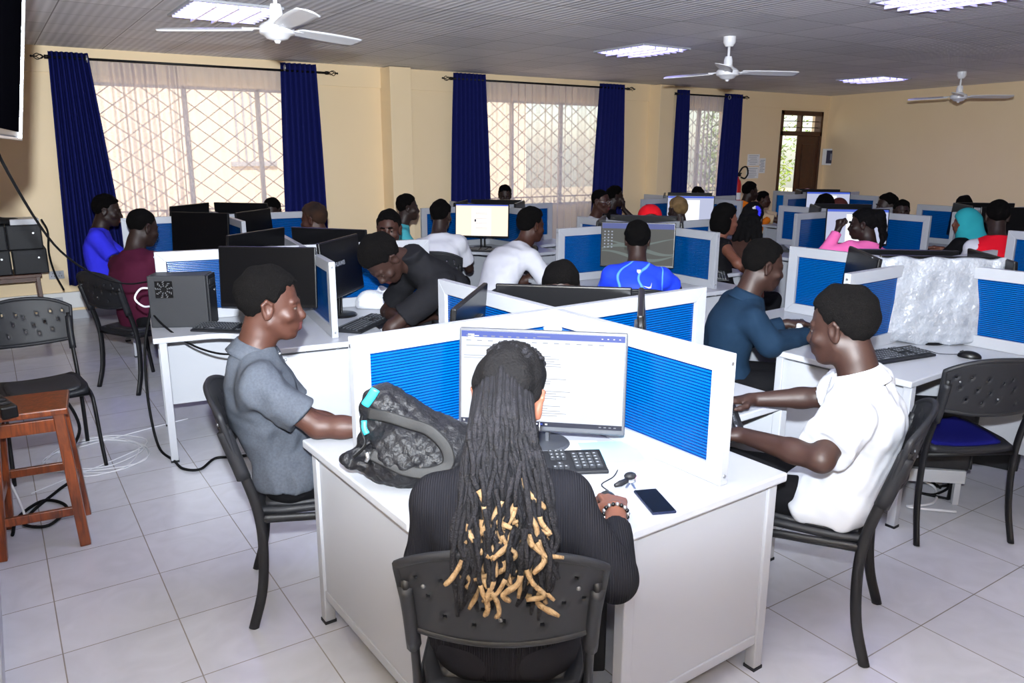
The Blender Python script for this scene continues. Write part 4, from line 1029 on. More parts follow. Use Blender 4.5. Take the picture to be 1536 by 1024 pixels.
MB().tube([(-.108, -.098, .125), (-.104, -.1, .11), (-.11, -.1, .098)], .006, 8).build('zip_pull', M_silver, o, smooth=True)

tag(MB().tube(spline([(1.02, 2.0, .7525), (.985, 1.93, .753), (.972, 1.885, .752), (.966, 1.868, .735), (.962, 1.862, .68), (.955, 1.855, .63)], 5), 1, 8, sx=.013, sy=.0012, ref=(.8, -.5, 0)).build('ribbon', mat('lilac ribbon', srgb(158, 118, 158), .7), smooth=True), 'lilac ribbon hanging over the desk edge below the quilted bag', 'ribbon')
# crumpled plastic
M_crumple = mat('crumpled white plastic', srgb(226, 228, 234), .35, spec=.6, bump=(30, .7, .02))
def crumple(x, y, z, s, label, seed):
    f = Field((-1.3, -1.3, -.2), (1.3, 1.3, 1.3), .09); f.ell((0, 0, .25), (.9, .7, .5)); f.ell((.35, .1, .4), (.5, .4, .5)); f.noise(.16, 6, seed, 7); f.F = np.maximum(f.F, (-f.ax[2])[None, None, :])
    o = f.build('plastic_bag', M_crumple, None, 1); o.location = (x, y, z); o.scale = (s, s, s); return tag(o, label, 'plastic bag')
crumple(2.12, 4.83, ZT, .15, 'crumpled white plastic cover behind the dark monitor on the left desk', 2)
crumple(4.02, 4.6, ZT, .11, 'crumpled white plastic bag left of the person in blue jersey', 6)
crumple(3.78, 2.72, ZT, .07, 'small crumpled white plastic by the dark teal shirt', 9)

# chairs: occupied and empty
chair('black', 1.025, 1.575, head2rz((.57, .82)), 'black chair nearest the viewer with a pierced back, under the person with dreadlocks')
chair('black', .917, 2.90, head2rz((.95, -.3)), 'black chair under the person in grey polo shirt')
chair('black', 2.495, 1.62, head2rz((-.45, .89)), 'black chair under the person in white shirt nearest at right')
chair('blue', 3.7, 1.78, head2rz((.5, .86)), 'empty black chair with a blue seat in front of the wrapped monitor')
chair('black', .13, 5.06, head2rz((.1, -1)), 'empty black chair at the far left behind the wooden stool')
# ---------------------------------------------------------------- people
def skin_mat(name, c):
    m = mat(name, c, .52, spec=.32, bump=(180, .08, .0008), var=(6, tuple(v * .86 for v in c), .6)); return m
SKIN = [skin_mat('deep brown skin', srgb(60, 35, 27)), skin_mat('dark brown skin', srgb(45, 28, 23)), skin_mat('warm brown skin', srgb(104, 64, 49)), skin_mat('very dark brown skin', srgb(40, 26, 22))]
LIP = mat('brown lip skin', srgb(86, 46, 44), .35, spec=.5)
M_eye = mat('eye white', srgb(78, 70, 66), .4, spec=.3); M_iris = mat('dark iris', srgb(20, 12, 10), .1)
M_hair = mat('black coiled hair', srgb(10, 9, 9), .9, spec=.06, bump=(330, 1., .012), var=(260, srgb(15, 13, 13), .25))
M_hairbr = mat('brown tinted hair', srgb(66, 40, 22), .75, spec=.25, bump=(420, 1., .006), var=(9, srgb(24, 16, 12), .5))
M_blond = mat('sandy blond hair', srgb(134, 108, 68), .75, spec=.25, bump=(380, 1., .006), var=(16, srgb(92, 72, 42), .5))
M_braid = mat('black braided hair', srgb(11, 10, 11), .8, spec=.08, bump=(150, .8, .006))
def cloth(name, c, rough=.85, b=(240, .25, .0015), **k): return mat(name, c, rough, spec=.1, bump=b, **k)
M_trou = cloth('black trouser cloth', srgb(12, 12, 15)); M_shoe = mat('black shoe leather', srgb(20, 19, 20), .35)
MALE = dict(T=[-.2, -.1, 0, .25, .5, .72, .86, .95, 1.06], A=[.12, .155, .168, .146, .158, .172, .16, .115, .06], B=[.09, .112, .118, .104, .112, .116, .1, .078, .055], sw=.172)
FEM = dict(T=[-.2, -.1, 0, .25, .5, .72, .86, .95, 1.06], A=[.13, .165, .18, .14, .146, .158, .142, .1, .052], B=[.095, .118, .122, .1, .112, .118, .095, .072, .05], sw=.155)
def norm(v): v = np.array(v, float); return v / max(1e-9, np.linalg.norm(v))
def rotm(yaw, pitch, roll):
    """head turned yaw (left +), nodded pitch (down +), tilted roll (right ear down +), degrees"""
    return np.array((Matrix.Rotation(R(yaw), 3, 'Z') @ Matrix.Rotation(R(-pitch), 3, 'X') @ Matrix.Rotation(R(roll), 3, 'Y')))
class Person:
    def __init__(s, label, head, hip, face, yaw=0, pitch=8, roll=0, hs=1.05, h=.014, hf=.009, build=MALE, girth=1., skin=0, arms=None, bow=.02, hipz=.53, neck=None, group='seated people', legs=True, knee=.42, twist=0, pole=None, center=False):
        s.label, s.h, s.hf, s.b, s.g, s.skin, s.hs, s.bow = label, h, hf, build, girth, SKIN[skin], hs, bow
        ang = R(face); s.rz = ang - PI / 2
        s.root = empty('person', (hip[0], hip[1], 0), s.rz, label, 'person', group)
        s.inv = (Matrix.Translation((hip[0], hip[1], 0)) @ Matrix.Rotation(s.rz, 4, 'Z')).inverted()
        s.Rh = rotm(yaw, pitch, roll); top = np.array(s.L(head))
        s.H = top if center else top - s.Rh @ np.array([0, -.012, .13]) * hs
        s.P0 = np.array([0, 0, hipz])
        s.P1 = (s.H + s.Rh @ np.array([0, -.045, -.1]) * hs * .8 + np.array([0, -.03, -.095]) * hs) if neck is None else s.H + np.array(neck)
        d = s.P1 - s.P0; s.Lt = float(np.linalg.norm(d)); s.zt = d / s.Lt
        x = np.array([math.cos(R(twist)), math.sin(R(twist)), 0]); x = norm(x - s.zt * (x @ s.zt)); s.xt = x; s.yt = np.cross(s.zt, x)
        s.S = {}; s.E = {}; s.Wr = {}; s.hd = {}; s.hand_kw = {}
        for k, sg in (('R', 1), ('L', -1)):
            S = s.P0 + s.zt * s.Lt * .845 + s.xt * sg * build['sw'] * (.5 + .5 * girth) + s.yt * .0 ; s.S[k] = S
            a = (arms or {}).get(k, 'desk')
            if isinstance(a, str):
                W = {'desk': np.array([sg * .13, .40, .80]), 'lap': np.array([sg * .12, .28, .62]), 'side': np.array([sg * .27, .1, .62])}[a]; kw = {}
                W = W + (np.array([0, max(0., s.P1[1]) * .5, 0]) if a == 'desk' else 0)
            else: W = np.array(s.L(a[0])); kw = a[1] if len(a) > 1 else {}
            la, lf = .285 * (.5 + .5 * hs), .255 * (.5 + .5 * hs); D = W - S; dd = np.linalg.norm(D); u = D / dd
            if dd > (la + lf) * .985: la *= dd / (la + lf) / .985; lf = dd / .985 - la
            c = (la * la - lf * lf + dd * dd) / (2 * dd); hgt = math.sqrt(max(1e-6, la * la - c * c))
            p = np.array((kw.get('pole') or (sg * .45, -.35, -1))); p = norm(p - u * (p @ u))
            s.E[k] = S + u * c + p * hgt; s.Wr[k] = W
            if 'elbow' in kw: s.E[k] = np.array(s.L(kw['elbow']))
            fd = norm(W - s.E[k]); hd = norm(np.array(kw['dir'])) if 'dir' in kw else norm(fd * np.array([.8, 1, .25]))
            if 'wdir' in kw: v = s.inv.to_3x3() @ Vector(kw['wdir']); hd = norm(v)
            s.hd[k] = hd; s.hand_kw[k] = kw
        s.K = {}; s.An = {}
        for k, sg in (('R', 1), ('L', -1)):
            s.K[k] = np.array([sg * .12, knee, .515]); s.An[k] = np.array([sg * .12, knee - .03, .09])
        s.part = []
    def L(s, p): return tuple(s.inv @ Vector(p))
    def hp(s, v): return s.H + s.Rh @ (np.array(v, float) * s.hs)
    def field(s, pts, pad, h=None, fine=None):
        pts = np.array(pts); return Field(pts.min(0) - pad, pts.max(0) + pad, h or s.h, fine or ((), (), ()))
    def torso(s, f, e=0., t0=-.2, t1=1.03, k=.03, flare=0.):
        T, A, B = s.b['T'], [a * s.g for a in s.b['A']], [a * (.6 + .4 * s.g) for a in s.b['B']]
        P0, zt, xt, yt, Lt, bow = s.P0, s.zt, s.xt, s.yt, s.Lt, s.bow
        def fn(x, y, z):
            X, Y, Z = x - P0[0], y - P0[1], z - P0[2]
            t = (X * zt[0] + Y * zt[1] + Z * zt[2]) / Lt; u = X * xt[0] + Y * xt[1] + Z * xt[2]; v = X * yt[0] + Y * yt[1] + Z * yt[2] + bow * 4 * np.clip(t, 0, 1) * (1 - np.clip(t, 0, 1))
            a = np.interp(t, T, A) + e + flare * np.clip(.3 - t, 0, 1); b = np.interp(t, T, B) + e + flare * np.clip(.3 - t, 0, 1)
            q = (np.abs(u / a) ** 2.3 + np.abs(v / b) ** 2.3) ** (1 / 2.3)
            d = (q - 1) * np.minimum(a, b)
            return np.maximum(np.maximum(d, (t - t1) * Lt), (t0 - t) * Lt)
        c = [P0 + zt * Lt * t for t in (-.3, 1.1)]
        f.put(fn, np.minimum(*c) - .26, np.maximum(*c) + .26, k, mar=.04)
    def head(s, f, detail):
        hs = s.hs; M = s.Rh.T; P = s.hp
        E = lambda c, r, k=.02, op='u', post=None: f.ell(P(c), np.array(r) * hs, M, k * hs, op, post)
        C = lambda a, b, ra, rb, k=.012, op='u': f.rc(P(a), P(b), ra * hs, rb * hs, k * hs, op)
        E((0, -.014, .04), (.076, .096, .086), .0); E((0, .026, -.02), (.064, .066, .088), .03)
        E((0, .052, -.083), (.036, .036, .03), .03); C((.05, .0, -.055), (.018, .06, -.098), .018, .016, .025); C((-.05, .0, -.055), (-.018, .06, -.098), .018, .016, .025)
        for g in (1, -1):
            E((g * .047, .062, -.028), (.022, .02, .018), .025)
            if detail:
                C((g * .012, .09, .019), (g * .047, .074, .022), .0085, .007, .014)
                E((g * .032, .094, .0), (.019, .014, .013), .014, 's')
                E((g * .032, .0765, .0075), (.0155, .0138, .0085), .003); E((g * .032, .076, -.0085), (.0145, .0125, .006), .004)
                C((g * .016, .09, -.038), (g * .013, .097, -.04), .0105, .0095, .01)
                C((g * .03, .083, -.036), (g * .03, .072, -.062), .008, .008, .02)
            # ear
            E((g * .077, -.008, -.008), (.009, .02, .033), .008)
            if detail:
                C((g * .086, -.026, .012), (g * .084, -.014, .026), .006, .006, .006); C((g * .084, -.014, .026), (g * .081, .006, .016), .006, .004, .006); C((g * .086, -.026, .012), (g * .08, -.012, -.034), .006, .007, .006)
                E((g * .088, -.008, .0), (.007, .009, .015), .005, 's')
        C((0, .087, .012), (0, .108, -.03), .0085, .0125, .014); C((0, .107, -.033), (0, .101, -.038), .0135, .0115, .01)
        if detail:
            E((0, .086, -.066), (.03, .019, .021), .018)
            C((-.021, .084, -.061), (0, .101, -.057), .006, .0085, .006); C((.021, .084, -.061), (0, .101, -.057), .006, .0085, .006)
            C((-.019, .083, -.073), (0, .0995, -.0745), .0065, .0095, .006); C((.019, .083, -.073), (0, .0995, -.0745), .0065, .0095, .006)
            C((-.024, .092, -.0655), (.024, .092, -.0655), .0022, .0022, .003, 's'); 
            E((0, .079, -.101), (.019, .014, .014), .014)
        C((0, -.03, -.06), (0, -.035, -.12), .054, .052, .03)
        f.rc(P((0, -.035, -.11)), s.P1 + s.zt * .0, .053 * hs, .062 * hs, .04)
    def hand(s, f, k, fine):
        W, u = s.Wr[k], s.hd[k]; kw = s.hand_kw[k]; n = np.array(kw.get('up', (0, 0, 1)), float); n = norm(n - u * (n @ u))
        th = np.cross(n, u) * (1 if k == 'R' else -1); sc = .98 * (.5 + .5 * s.hs); c = kw.get('curl', (.35, .45, .35)); sp = kw.get('spread', .05)
        kk = .008 if fine else .015
        offs = (.030, .0105, -.0095, -.028); ln = (1., 1.08, 1., .8)
        for i in range(4):
            kn = W + (u * .088 + th * offs[i] - n * (.002 * abs(i - 1))) * sc
            f.rc(W + th * offs[i] * .55 * sc + u * .01, kn, .0155 * sc, .0118 * sc, .018)
            a = 0; p = kn; lat = th * (sp * (1.2 - i))
            for j, (l, r0, r1) in enumerate(((.042, .0098, .009), (.027, .009, .0082), (.021, .0082, .0072))):
                a += c[j] * (1 + .08 * i); d = norm(u * math.cos(a) - n * math.sin(a) + lat); q = p + d * l * ln[i] * sc
                f.rc(p, q, r0 * sc, r1 * sc, kk); p = q
        b = W + (u * .022 + th * .024 - n * .006) * sc; t1 = b + norm(u * .7 + th * .65 - n * .3) * .045 * sc; t2 = t1 + norm(u * .95 + th * .15 - n * .25) * .03 * sc; t3 = t2 + norm(u * 1. + th * .0 - n * .15) * .022 * sc
        f.rc(b, t1, .016 * sc, .0125 * sc, .014); f.rc(t1, t2, .0118 * sc, .0105 * sc, kk); f.rc(t2, t3, .0105 * sc, .0085 * sc, kk)
    def body(s, detail=True, hands="", cover=.012):
        J = list(s.S.values()) + list(s.E.values()) + list(s.Wr.values()) + list(s.K.values()) + [s.P0, s.H, np.array([0, 0, .0])] + [a + np.array([0, .16, -.08]) for a in s.An.values()] + [w + s.hd[k] * .19 for k, w in s.Wr.items()]
        fx = [(s.H[i] - .15, s.H[i] + .15, s.hf) for i in range(3)]; fine = [[fx[0]], [fx[1]], [fx[2]]]
        if hands:
            for k in hands:
                for i in range(3):
                    c = s.Wr[k][i] + s.hd[k][i] * .09; fine[i].append((c - .12, c + .12, .0045))
        f = s.field(J, .13, fine=fine)
        s.torso(f, -cover, k=0)
        for k, sg in (('R', 1), ('L', -1)):
            f.ell(s.P0 + np.array([sg * .085, -.03, -.01]), (.09, .1, .085), k=.04)
            f.rc(s.P0 + np.array([sg * .085, .0, -.005]), s.K[k], .078, .05, .04); f.rc(s.K[k], s.An[k], .05, .036, .03); f.rc(s.An[k] + np.array([0, -.02, -.04]), s.An[k] + np.array([sg * .015, .14, -.06]), .034, .026, .02)
            f.rc(s.P0 + s.zt * s.Lt * .93, s.S[k], .055, .05 * s.g, .05); f.rc(s.S[k], s.E[k], .05 * (.6 + .4 * s.g), .041, .03); f.rc(s.E[k], s.E[k] + (s.Wr[k] - s.E[k]) * .35, .041, .042, .02); f.rc(s.E[k] + (s.Wr[k] - s.E[k]) * .3, s.Wr[k], .042, .0275, .015)
            s.hand(f, k, bool(hands and k in hands))
        s.head(f, detail)
        mats = [s.skin]; fn = None
        if detail:
            mats = [s.skin, LIP]; Hc, Rt, hs = s.H, s.Rh.T, s.hs
            def fn(C):
                q = (C - Hc) @ Rt.T / hs
                return ((np.abs(q[:, 0]) < .0235) & (q[:, 2] < -.0525) & (q[:, 2] > -.0815) & (q[:, 1] > .0845 - np.abs(q[:, 0]) * .15)).astype(int)
        o = f.build('body', mats, s.root, 1, fn)
        if detail:
            for g in (1, -1):
                e = MB(); e.ball((0, 0, 0), .0118 * s.hs, 14)
                # iris as a cap on the ball
                e.lathe([(0, .0124 * s.hs), (.0035 * s.hs, .0121 * s.hs), (.0062 * s.hs, .0107 * s.hs), (.0062 * s.hs, .01 * s.hs), (0, .01 * s.hs)], 14, 1, Matrix.Rotation(-PI / 2, 4, 'X') @ Matrix.Rotation(.25, 4, 'X'))
                eo = e.build('eye', [M_eye, M_iris], s.root, smooth=True); eo.matrix_local = Matrix.Translation(s.hp((g * .0315, .0768, .0003))) @ Matrix(s.Rh.tolist()).to_4x4()
        return o
    def shirt(s, m, sleeve='short', e=.006, name='shirt', wr=.004, seed=1, hem=-.14, flare=.02, loose=0., matfn=None, h=None, neck=.058, ndip=.0, t1=1.04, cuff=.93, cutz=0., seat=False):
        e = e + wr * .75; J = list(s.S.values()) + list(s.E.values()) + [s.P0, s.P1]
        if sleeve == 'long': J += list(s.Wr.values())
        f = s.field(J, .17, h)
        s.torso(f, e, hem, t1, 0, flare)
        for k in 'RL':
            f.rc(s.P0 + s.zt * s.Lt * .93, s.S[k], .06, .056 * s.g + e, .05)
            if sleeve == 'none': f.ell(s.S[k], (.05, .05, .05), k=.03); continue
            if sleeve == 'short': f.rc(s.S[k], s.S[k] + (s.E[k] - s.S[k]) * .74, .056 + e + loose * .3, .055 + e + loose, .03, cut=0)
            else:
                f.rc(s.S[k], s.E[k], .055 + e, .049 + e + loose, .03); f.rc(s.E[k], s.E[k] + (s.Wr[k] - s.E[k]) * cuff, .048 + e + loose, .034 + e + loose * .5, .02, cut=0)
        if seat:
            for sg in (1, -1): f.ell(s.P0 + np.array([sg * .085, -.03, .01]), (.112, .122, .11), k=.04)
            f.F = np.maximum(f.F, (s.P0[2] - seat - f.ax[2])[None, None, :])
        # neck opening
        a = s.hp((0, -.035, -.1)); b = s.P1 + s.zt * .0
        f.rc(s.P1 + norm(a - s.P1) * (.05 + cutz) + s.yt * ndip, a + norm(a - s.P1) * .2 + s.yt * ndip * 2, neck * s.hs, neck * s.hs * 1.25, .006, 's')
        if wr:
            f.noise(wr * .5, 20, seed, 5, (1, 1, 1.6)); f.noise(wr * .42, 46, seed + 9, 6, (1, 1, .6)); f.noise(wr * .16, 90, seed + 5, 5, (1, 1, .7))
        o = f.build(name, m, s.root, 1, matfn); return o
    def collar(s, m, hgt=.038, spread=.9, name='collar'):
        """folded collar ring around the neck, open at the throat"""
        c = MB(); ax = norm(s.hp((0, -.035, -.1)) - s.P1); x = norm(s.xt - ax * (s.xt @ ax)); y = np.cross(ax, x); P = s.P1 + ax * .012
        def fn(u, v):
            a = -PI / 2 + (u - .5) * 2 * PI * spread    # starts and ends at the throat
            fr = abs(u - .5) * 2
            if v < .45: w = v / .45; r = .064 + .004 * (1 - w); z = -.022 + (hgt + .022) * w - .012 * fr ** 3
            else: w = (v - .45) / .55; r = .066 + .026 * w + .012 * fr ** 4 * w; z = hgt - (hgt + .024 + .012 * fr ** 6) * w - .012 * fr ** 3
            r *= s.hs
            return tuple(P + (x * math.cos(a) + y * math.sin(a)) * r + ax * z - y * 0 - y * (-.004) + y * (.016 * fr ** 2))
        c.grid(fn, 40, 10); return c.build(name, m, s.root, smooth=True, solid=.004)
    def trousers(s, m=None, legs=True, e=.01, h=None):
        J = [s.P0] + list(s.K.values()) + list(s.An.values()); f = s.field(J, .16, h)
        s.torso(f, -.006, -.2, .06, 0)
        for k, sg in (('R', 1), ('L', -1)):
            f.ell(s.P0 + np.array([sg * .085, -.03, -.01]), (.097, .105, .09), k=.04)
            f.rc(s.P0 + np.array([sg * .085, .0, -.005]), s.K[k], .084, .064, .04); f.rc(s.K[k], s.An[k], .064, .055, .03, cut=0)
        f.noise(.004, 18, 3, 5)
        return f.build('trousers', m or M_trou, s.root, 1)
    def shoes(s):
        for k, sg in (('R', 1), ('L', -1)):
            a = s.An[k]; f = s.field([a, a + np.array([sg * .02, .17, -.08])], .07, .008)
            f.rc(a + np.array([0, -.03, -.045]), a + np.array([sg * .015, .14, -.055]), .042, .036, .03); f.rc(a + np.array([0, -.02, -.03]), a + np.array([0, -.01, .01]), .044, .042, .02)
            f.F = np.maximum(f.F, (.004 - f.ax[2])[None, None, :]); f.build('shoe', M_shoe, s.root, 1)
    def hair(s, style='short', m=None, th=.013, h=None, line=None, name='hair', seed=2, brows=False):
        hs = s.hs; M = s.Rh.T; f = s.field([s.H], (.16 + th) * hs if style in ('short', 'cap') else .34 * hs, h or s.hf)
        ly = [-.115, -.085, -.055, -.03, -.012, .005, .02, .034, .05, .066, .08, .11]
        lz = line or [-.055, -.062, -.05, -.012, .03, .012, .022, .05, .066, .072, .078, .082]
        def post(d, x, y, z):
            Y = y / hs - .014; Z = z / hs + .04
            m = (Z - np.interp(Y, ly, lz)) * hs + .0035 * (np.sin(210 * x + 1) + np.sin(250 * y) + np.sin(230 * z + 2))
            return np.maximum(d + th * hs * .9 * (1 - np.clip(m / .028, 0, 1)) ** 1.5, -m * .8)
        f.ell(s.hp((0, -.014, .04)), np.array([.076 + th * .75, .096 + th * .8, .086 + th]) * hs, M, 0, post=post)
        if style == 'braids':
            for (x, dx) in ((-.055, -.02), (-.025, -.01), (.005, 0), (.035, .01), (.06, .02)):
                p = [s.hp((x * .8, -.06, .09)), s.hp((x * 1.1, -.115, .0)), s.hp((x * 1.2 + dx, -.125, -.1)), s.hp((x * 1.3 + dx * 2, -.12, -.2))]
                for a, b, r in zip(p[:-1], p[1:], (.03, .027, .024)): f.rc(a, b, r * hs, (r - .003) * hs, .015)
        if style == 'pony':
            f.ell(s.hp((0, -.12, .06)), np.array([.05, .05, .05]) * hs, M, .03)
            for x in (-.03, 0, .03): f.rc(s.hp((x, -.13, .05)), s.hp((x * 1.6, -.15, -.12)), .034 * hs, .02 * hs, .02); f.rc(s.hp((x * 1.6, -.15, -.1)), s.hp((x * 2., -.13, -.19)), .022 * hs, .01 * hs, .02)
        if style == 'bob':
            f.ell(s.hp((0, -.04, -.02)), np.array([.098, .085, .11]) * hs, M, .03, post=lambda d, x, y, z: np.maximum(d, y - .05 * hs))
        if brows:
            for g in (1, -1): f.rc(s.hp((g * .014, .0985, .0245)), s.hp((g * .034, .0955, .0285)), .0042 * hs, .004 * hs, .004); f.rc(s.hp((g * .034, .0955, .0285)), s.hp((g * .05, .083, .0225)), .004 * hs, .0025 * hs, .004)
        f.noise(.0035 if th > .01 else .0015, 95, seed, 6)
        if style in ('braids', 'pony'): f.noise(.006, 60, seed + 3, 5, (1.2, 1.2, .15))
        return f.build(name, m or M_hair, s.root, 1)
    def scarf(s, m, name='headscarf', drop=.16, cap=False, h=None):
        hs = s.hs; M = s.Rh.T; f = s.field([s.H, s.P1], .3 * hs, h or s.hf)
        f.ell(s.hp((0, -.012, .03)), np.array([.1, .114, .104]) * hs, M, 0)
        if not cap:
            f.ell(s.hp((0, .0, -.06)), np.array([.085, .1, .1]) * hs, M, .03)
            f.rc(s.hp((0, -.02, -.08)), s.P1 + s.zt * .01, .085 * hs, .125, .05); f.rc(s.hp((0, -.09, .0)), s.P1 - s.yt * .1 - s.zt * drop, .06 * hs, .07, .05)
            f.rc(s.P1 + s.yt * .04, s.P1 + s.yt * .07 - s.zt * drop * .7, .1, .07, .05)
            f.ell(s.hp((0, .1, -.028)), np.array([.058, .07, .078]) * hs, M, .01, 's')
        else:
            f.ell(s.hp((0, .11, -.055)), np.array([.12, .14, .12]) * hs, M, .006, 's'); f.ell(s.hp((0, -.02, -.13)), np.array([.15, .2, .09]) * hs, M, .006, 's')
        f.noise(.004, 26, 5, 6, (1, 1, .6)); return f.build(name, m, s.root, 1)

def deg(x, y): return math.degrees(math.atan2(y, x))
M_polo = cloth('heather grey knit', srgb(55, 59, 66), var=(120, srgb(66, 70, 78), .5))
M_wshirt = cloth('white cotton', srgb(188, 190, 196), b=(90, .18, .002)); M_wtee = cloth('white jersey cotton', srgb(192, 192, 200))
def rib_mat():
    m = mat('black ribbed knit', srgb(22, 22, 26), .9, spec=.06); n, l = nt(m)
    tc = n.new('ShaderNodeTexCoord'); s = n.new('ShaderNodeSeparateXYZ'); l.new(tc.outputs['Object'], s.inputs[0])
    a = n.new('ShaderNodeMath'); a.operation = 'MULTIPLY'; a.inputs[1].default_value = 2 * PI / .006; l.new(s.outputs[0], a.inputs[0])
    c = n.new('ShaderNodeMath'); c.operation = 'SINE'; l.new(a.outputs[0], c.inputs[0])
    u = n.new('ShaderNodeBump'); u.inputs['Strength'].default_value = .5; u.inputs['Distance'].default_value = .0015; l.new(c.outputs[0], u.inputs['Height']); l.new(u.outputs[0], n['Principled BSDF'].inputs['Normal']); return m
M_rib = rib_mat()
# --- the person with dreadlocks, nearest the viewer
p = Person('person with long black dreadlocks tipped blond, in a black ribbed top, seen from behind', (1.08, 1.61, 1.297), (1.01, 1.545), deg(.57, .82), yaw=-14, pitch=18, roll=3, hs=1.06, h=.008, hf=.0048, build=FEM, girth=1.1, skin=2, bow=.035,
           arms={'R': ((1.34, 1.495, .812), dict(elbow=(1.17, 1.30, .755), wdir=(.6, .8, -.08), curl=(.2, .4, .35), up=(.1, .2, 1), spread=.09)), 'L': ((1.0, 1.92, .72), dict(elbow=(.84, 1.66, .74), wdir=(.5, .85, .1)))})
p.body(hands='R'); p.shirt(M_rib, 'long', e=.005, name='ribbed_top', wr=.002, flare=0, loose=.002, h=.007, cuff=.74, neck=.07, ndip=-.006, cutz=-.03); p.trousers(cloth('black skirt cloth', srgb(22, 22, 27))); p.shoes()
p.hair('short', M_braid, th=.012, h=.005, name='scalp_hair')
M_lock = mat('black dreadlock', srgb(11, 11, 13), .75, spec=.14, bump=(230, 1., .005), var=(40, srgb(28, 27, 31), .5)); M_tip = mat('sandy blond dreadlock tip', srgb(150, 126, 96), .8, spec=.1, bump=(230, 1., .004), var=(50, srgb(104, 80, 54), .5))
m = MB(); r = random.Random(21)
def lock(pts, rad, tip, seg=5):
    S = spline(pts, seg); n = len(S); rr = [rad * (.92 + .16 * r.random()) * (1 if i < n - 3 else (1.05 - .2 * (i - n + 3))) for i in range(n)]
    cut = int(n * (1 - tip)) if tip else n - 1
    m.tube(S[:cut + 1], rr[:cut + 1], 7, 0)
    if tip: m.tube(S[cut:], [q * 1.0 for q in rr[cut:]], 7, 1)
for i in range(150):
    a = r.uniform(-1, 1); lay = r.random()                       # a: across the head, lay: depth in the mass
    st = p.hp((a * .07, -.055 - .05 * math.sqrt(max(0, 1 - a * a)) + .012 * r.random(), .075 - .055 * abs(a) - .03 * r.random()))
    ln = r.uniform(.62, 1.0) if lay > .3 else r.uniform(.5, .8)
    xe = .005 + a * .102 + r.uniform(-.025, .025)
    P = [st]
    zs = st[2]; ze = zs - (.1 + .32 * ln)
    N = 9
    for k in range(1, N + 1):
        t = k / N; z = zs + (ze - zs) * t
        back = np.interp(z, [.7, .86, .93, 1.02, 1.12, 1.25, 1.4], [-.285, -.27, -.25, -.2, -.155, -.125, -.11])   # keeps clear of the back, then of the chair
        y = back - .012 - lay * .045 * min(1, t * 2) + .006 * math.sin(9 * t + i)
        x = st[0] + (xe - st[0]) * min(1, t * 1.5) + .013 * math.sin(t * r.uniform(8, 16) + i) * t
        P.append(np.array([x, y, z]))
    tip = 0
    if r.random() < .3:
        tip = r.uniform(.14, .3)
        P[-1] = P[-1] + np.array([r.uniform(-.035, .035), r.uniform(-.02, .0), r.uniform(.0, .04)]); P[-2] = P[-2] + np.array([r.uniform(-.02, .02), 0, 0])
    lock([Vector(q) for q in P], r.uniform(.0052, .0072), tip)
for i in range(20):        # short stray locks curling outwards with blond ends
    a = r.uniform(-1, 1); z0 = r.uniform(.86, 1.08); back = np.interp(z0, [.7, .86, .93, 1.02, 1.12], [-.345, -.335, -.32, -.27, -.22]); b = Vector((.005 + a * .075, back, z0)); d = r.choice((-1, 1))
    lock([b + Vector((-d * .01, .03, .08)), b + Vector((0, .005, .035)), b, b + Vector((d * r.uniform(.005, .018), -.009, -.03)), b + Vector((d * r.uniform(.01, .04), -.013, -.055)), b + Vector((d * r.uniform(-.01, .06), -.01, -.075 + r.uniform(-.01, .035)))], r.uniform(.005, .0068), r.uniform(.4, .65), 5)
for i in range(90):        # cornrow ridges over the crown
    a = r.uniform(-.85, .85); s0 = r.uniform(-.2, .5)
    Q = []
    for k in range(5):
        t = s0 + k * .13; an = PI * (.22 + .5 * t)
        Q.append(Vector(p.hp((a * .082 * math.sin(min(PI, an + .3)) + .004 * math.sin(k * 2.5 + i), -.014 + .104 * math.cos(an), .04 + .094 * math.sin(an) * math.sqrt(max(.05, 1 - a * a * .8)) + .003 * math.sin(k * 3 + i)))))
    m.tube(spline(Q, 3), .0052, 6, 0)
m.build('dreadlocks', [M_lock, M_tip], p.root, smooth=True)
b = MB(); W = Vector(p.Wr['R']); u = Vector(norm(p.Wr['R'] - p.E['R'])); x = u.orthogonal().normalized(); y = u.cross(x)
for k in range(18):
    c = W - u * .012 + (x * math.cos(k * PI / 9) + y * math.sin(k * PI / 9)) * .033; b.ball(c, .0062, 8, k % 2)
b.build('bead_bracelet', [M_silver, M_blackgl], p.root, smooth=True)
e = MB(); c = Vector(p.hp((.083, .0, -.055))); e.tube([c + Vector((0, .012 * math.cos(k * .45), .012 * math.sin(k * .45))) for k in range(15)], .0015, 6); e.build('earring', M_silver, p.root, smooth=True)
# --- grey polo
p = Person('person in a grey polo shirt seated in profile at the left of the nearest desk', (.845, 2.915, 1.352), (.90, 2.895), deg(.95, -.3), yaw=0, pitch=6, hs=1.08, h=.0085, hf=.004, skin=0, bow=.03, hipz=.535,
           arms={'R': ((1.13, 2.50, .79), dict(elbow=(.90, 2.63, .80), up=(0, 0, 1))), 'L': 'lap'})
p.body(hands=''); p.shirt(M_polo, 'short', e=.006, name='polo_shirt', wr=.013, h=.007, loose=.004, seed=4, flare=.03, hem=-.17, seat=.012); p.collar(M_polo); p.trousers(); p.shoes(); p.hair('short', th=.017, h=.0045, brows=True)
b = MB(); a = p.P1 + p.yt * .095 - p.zt * .035; b.ball(a, .006, 10); b.ball(a - p.zt * .03 + p.yt * .012, .006, 10); b.build('shirt_button', M_silver, p.root, smooth=True)
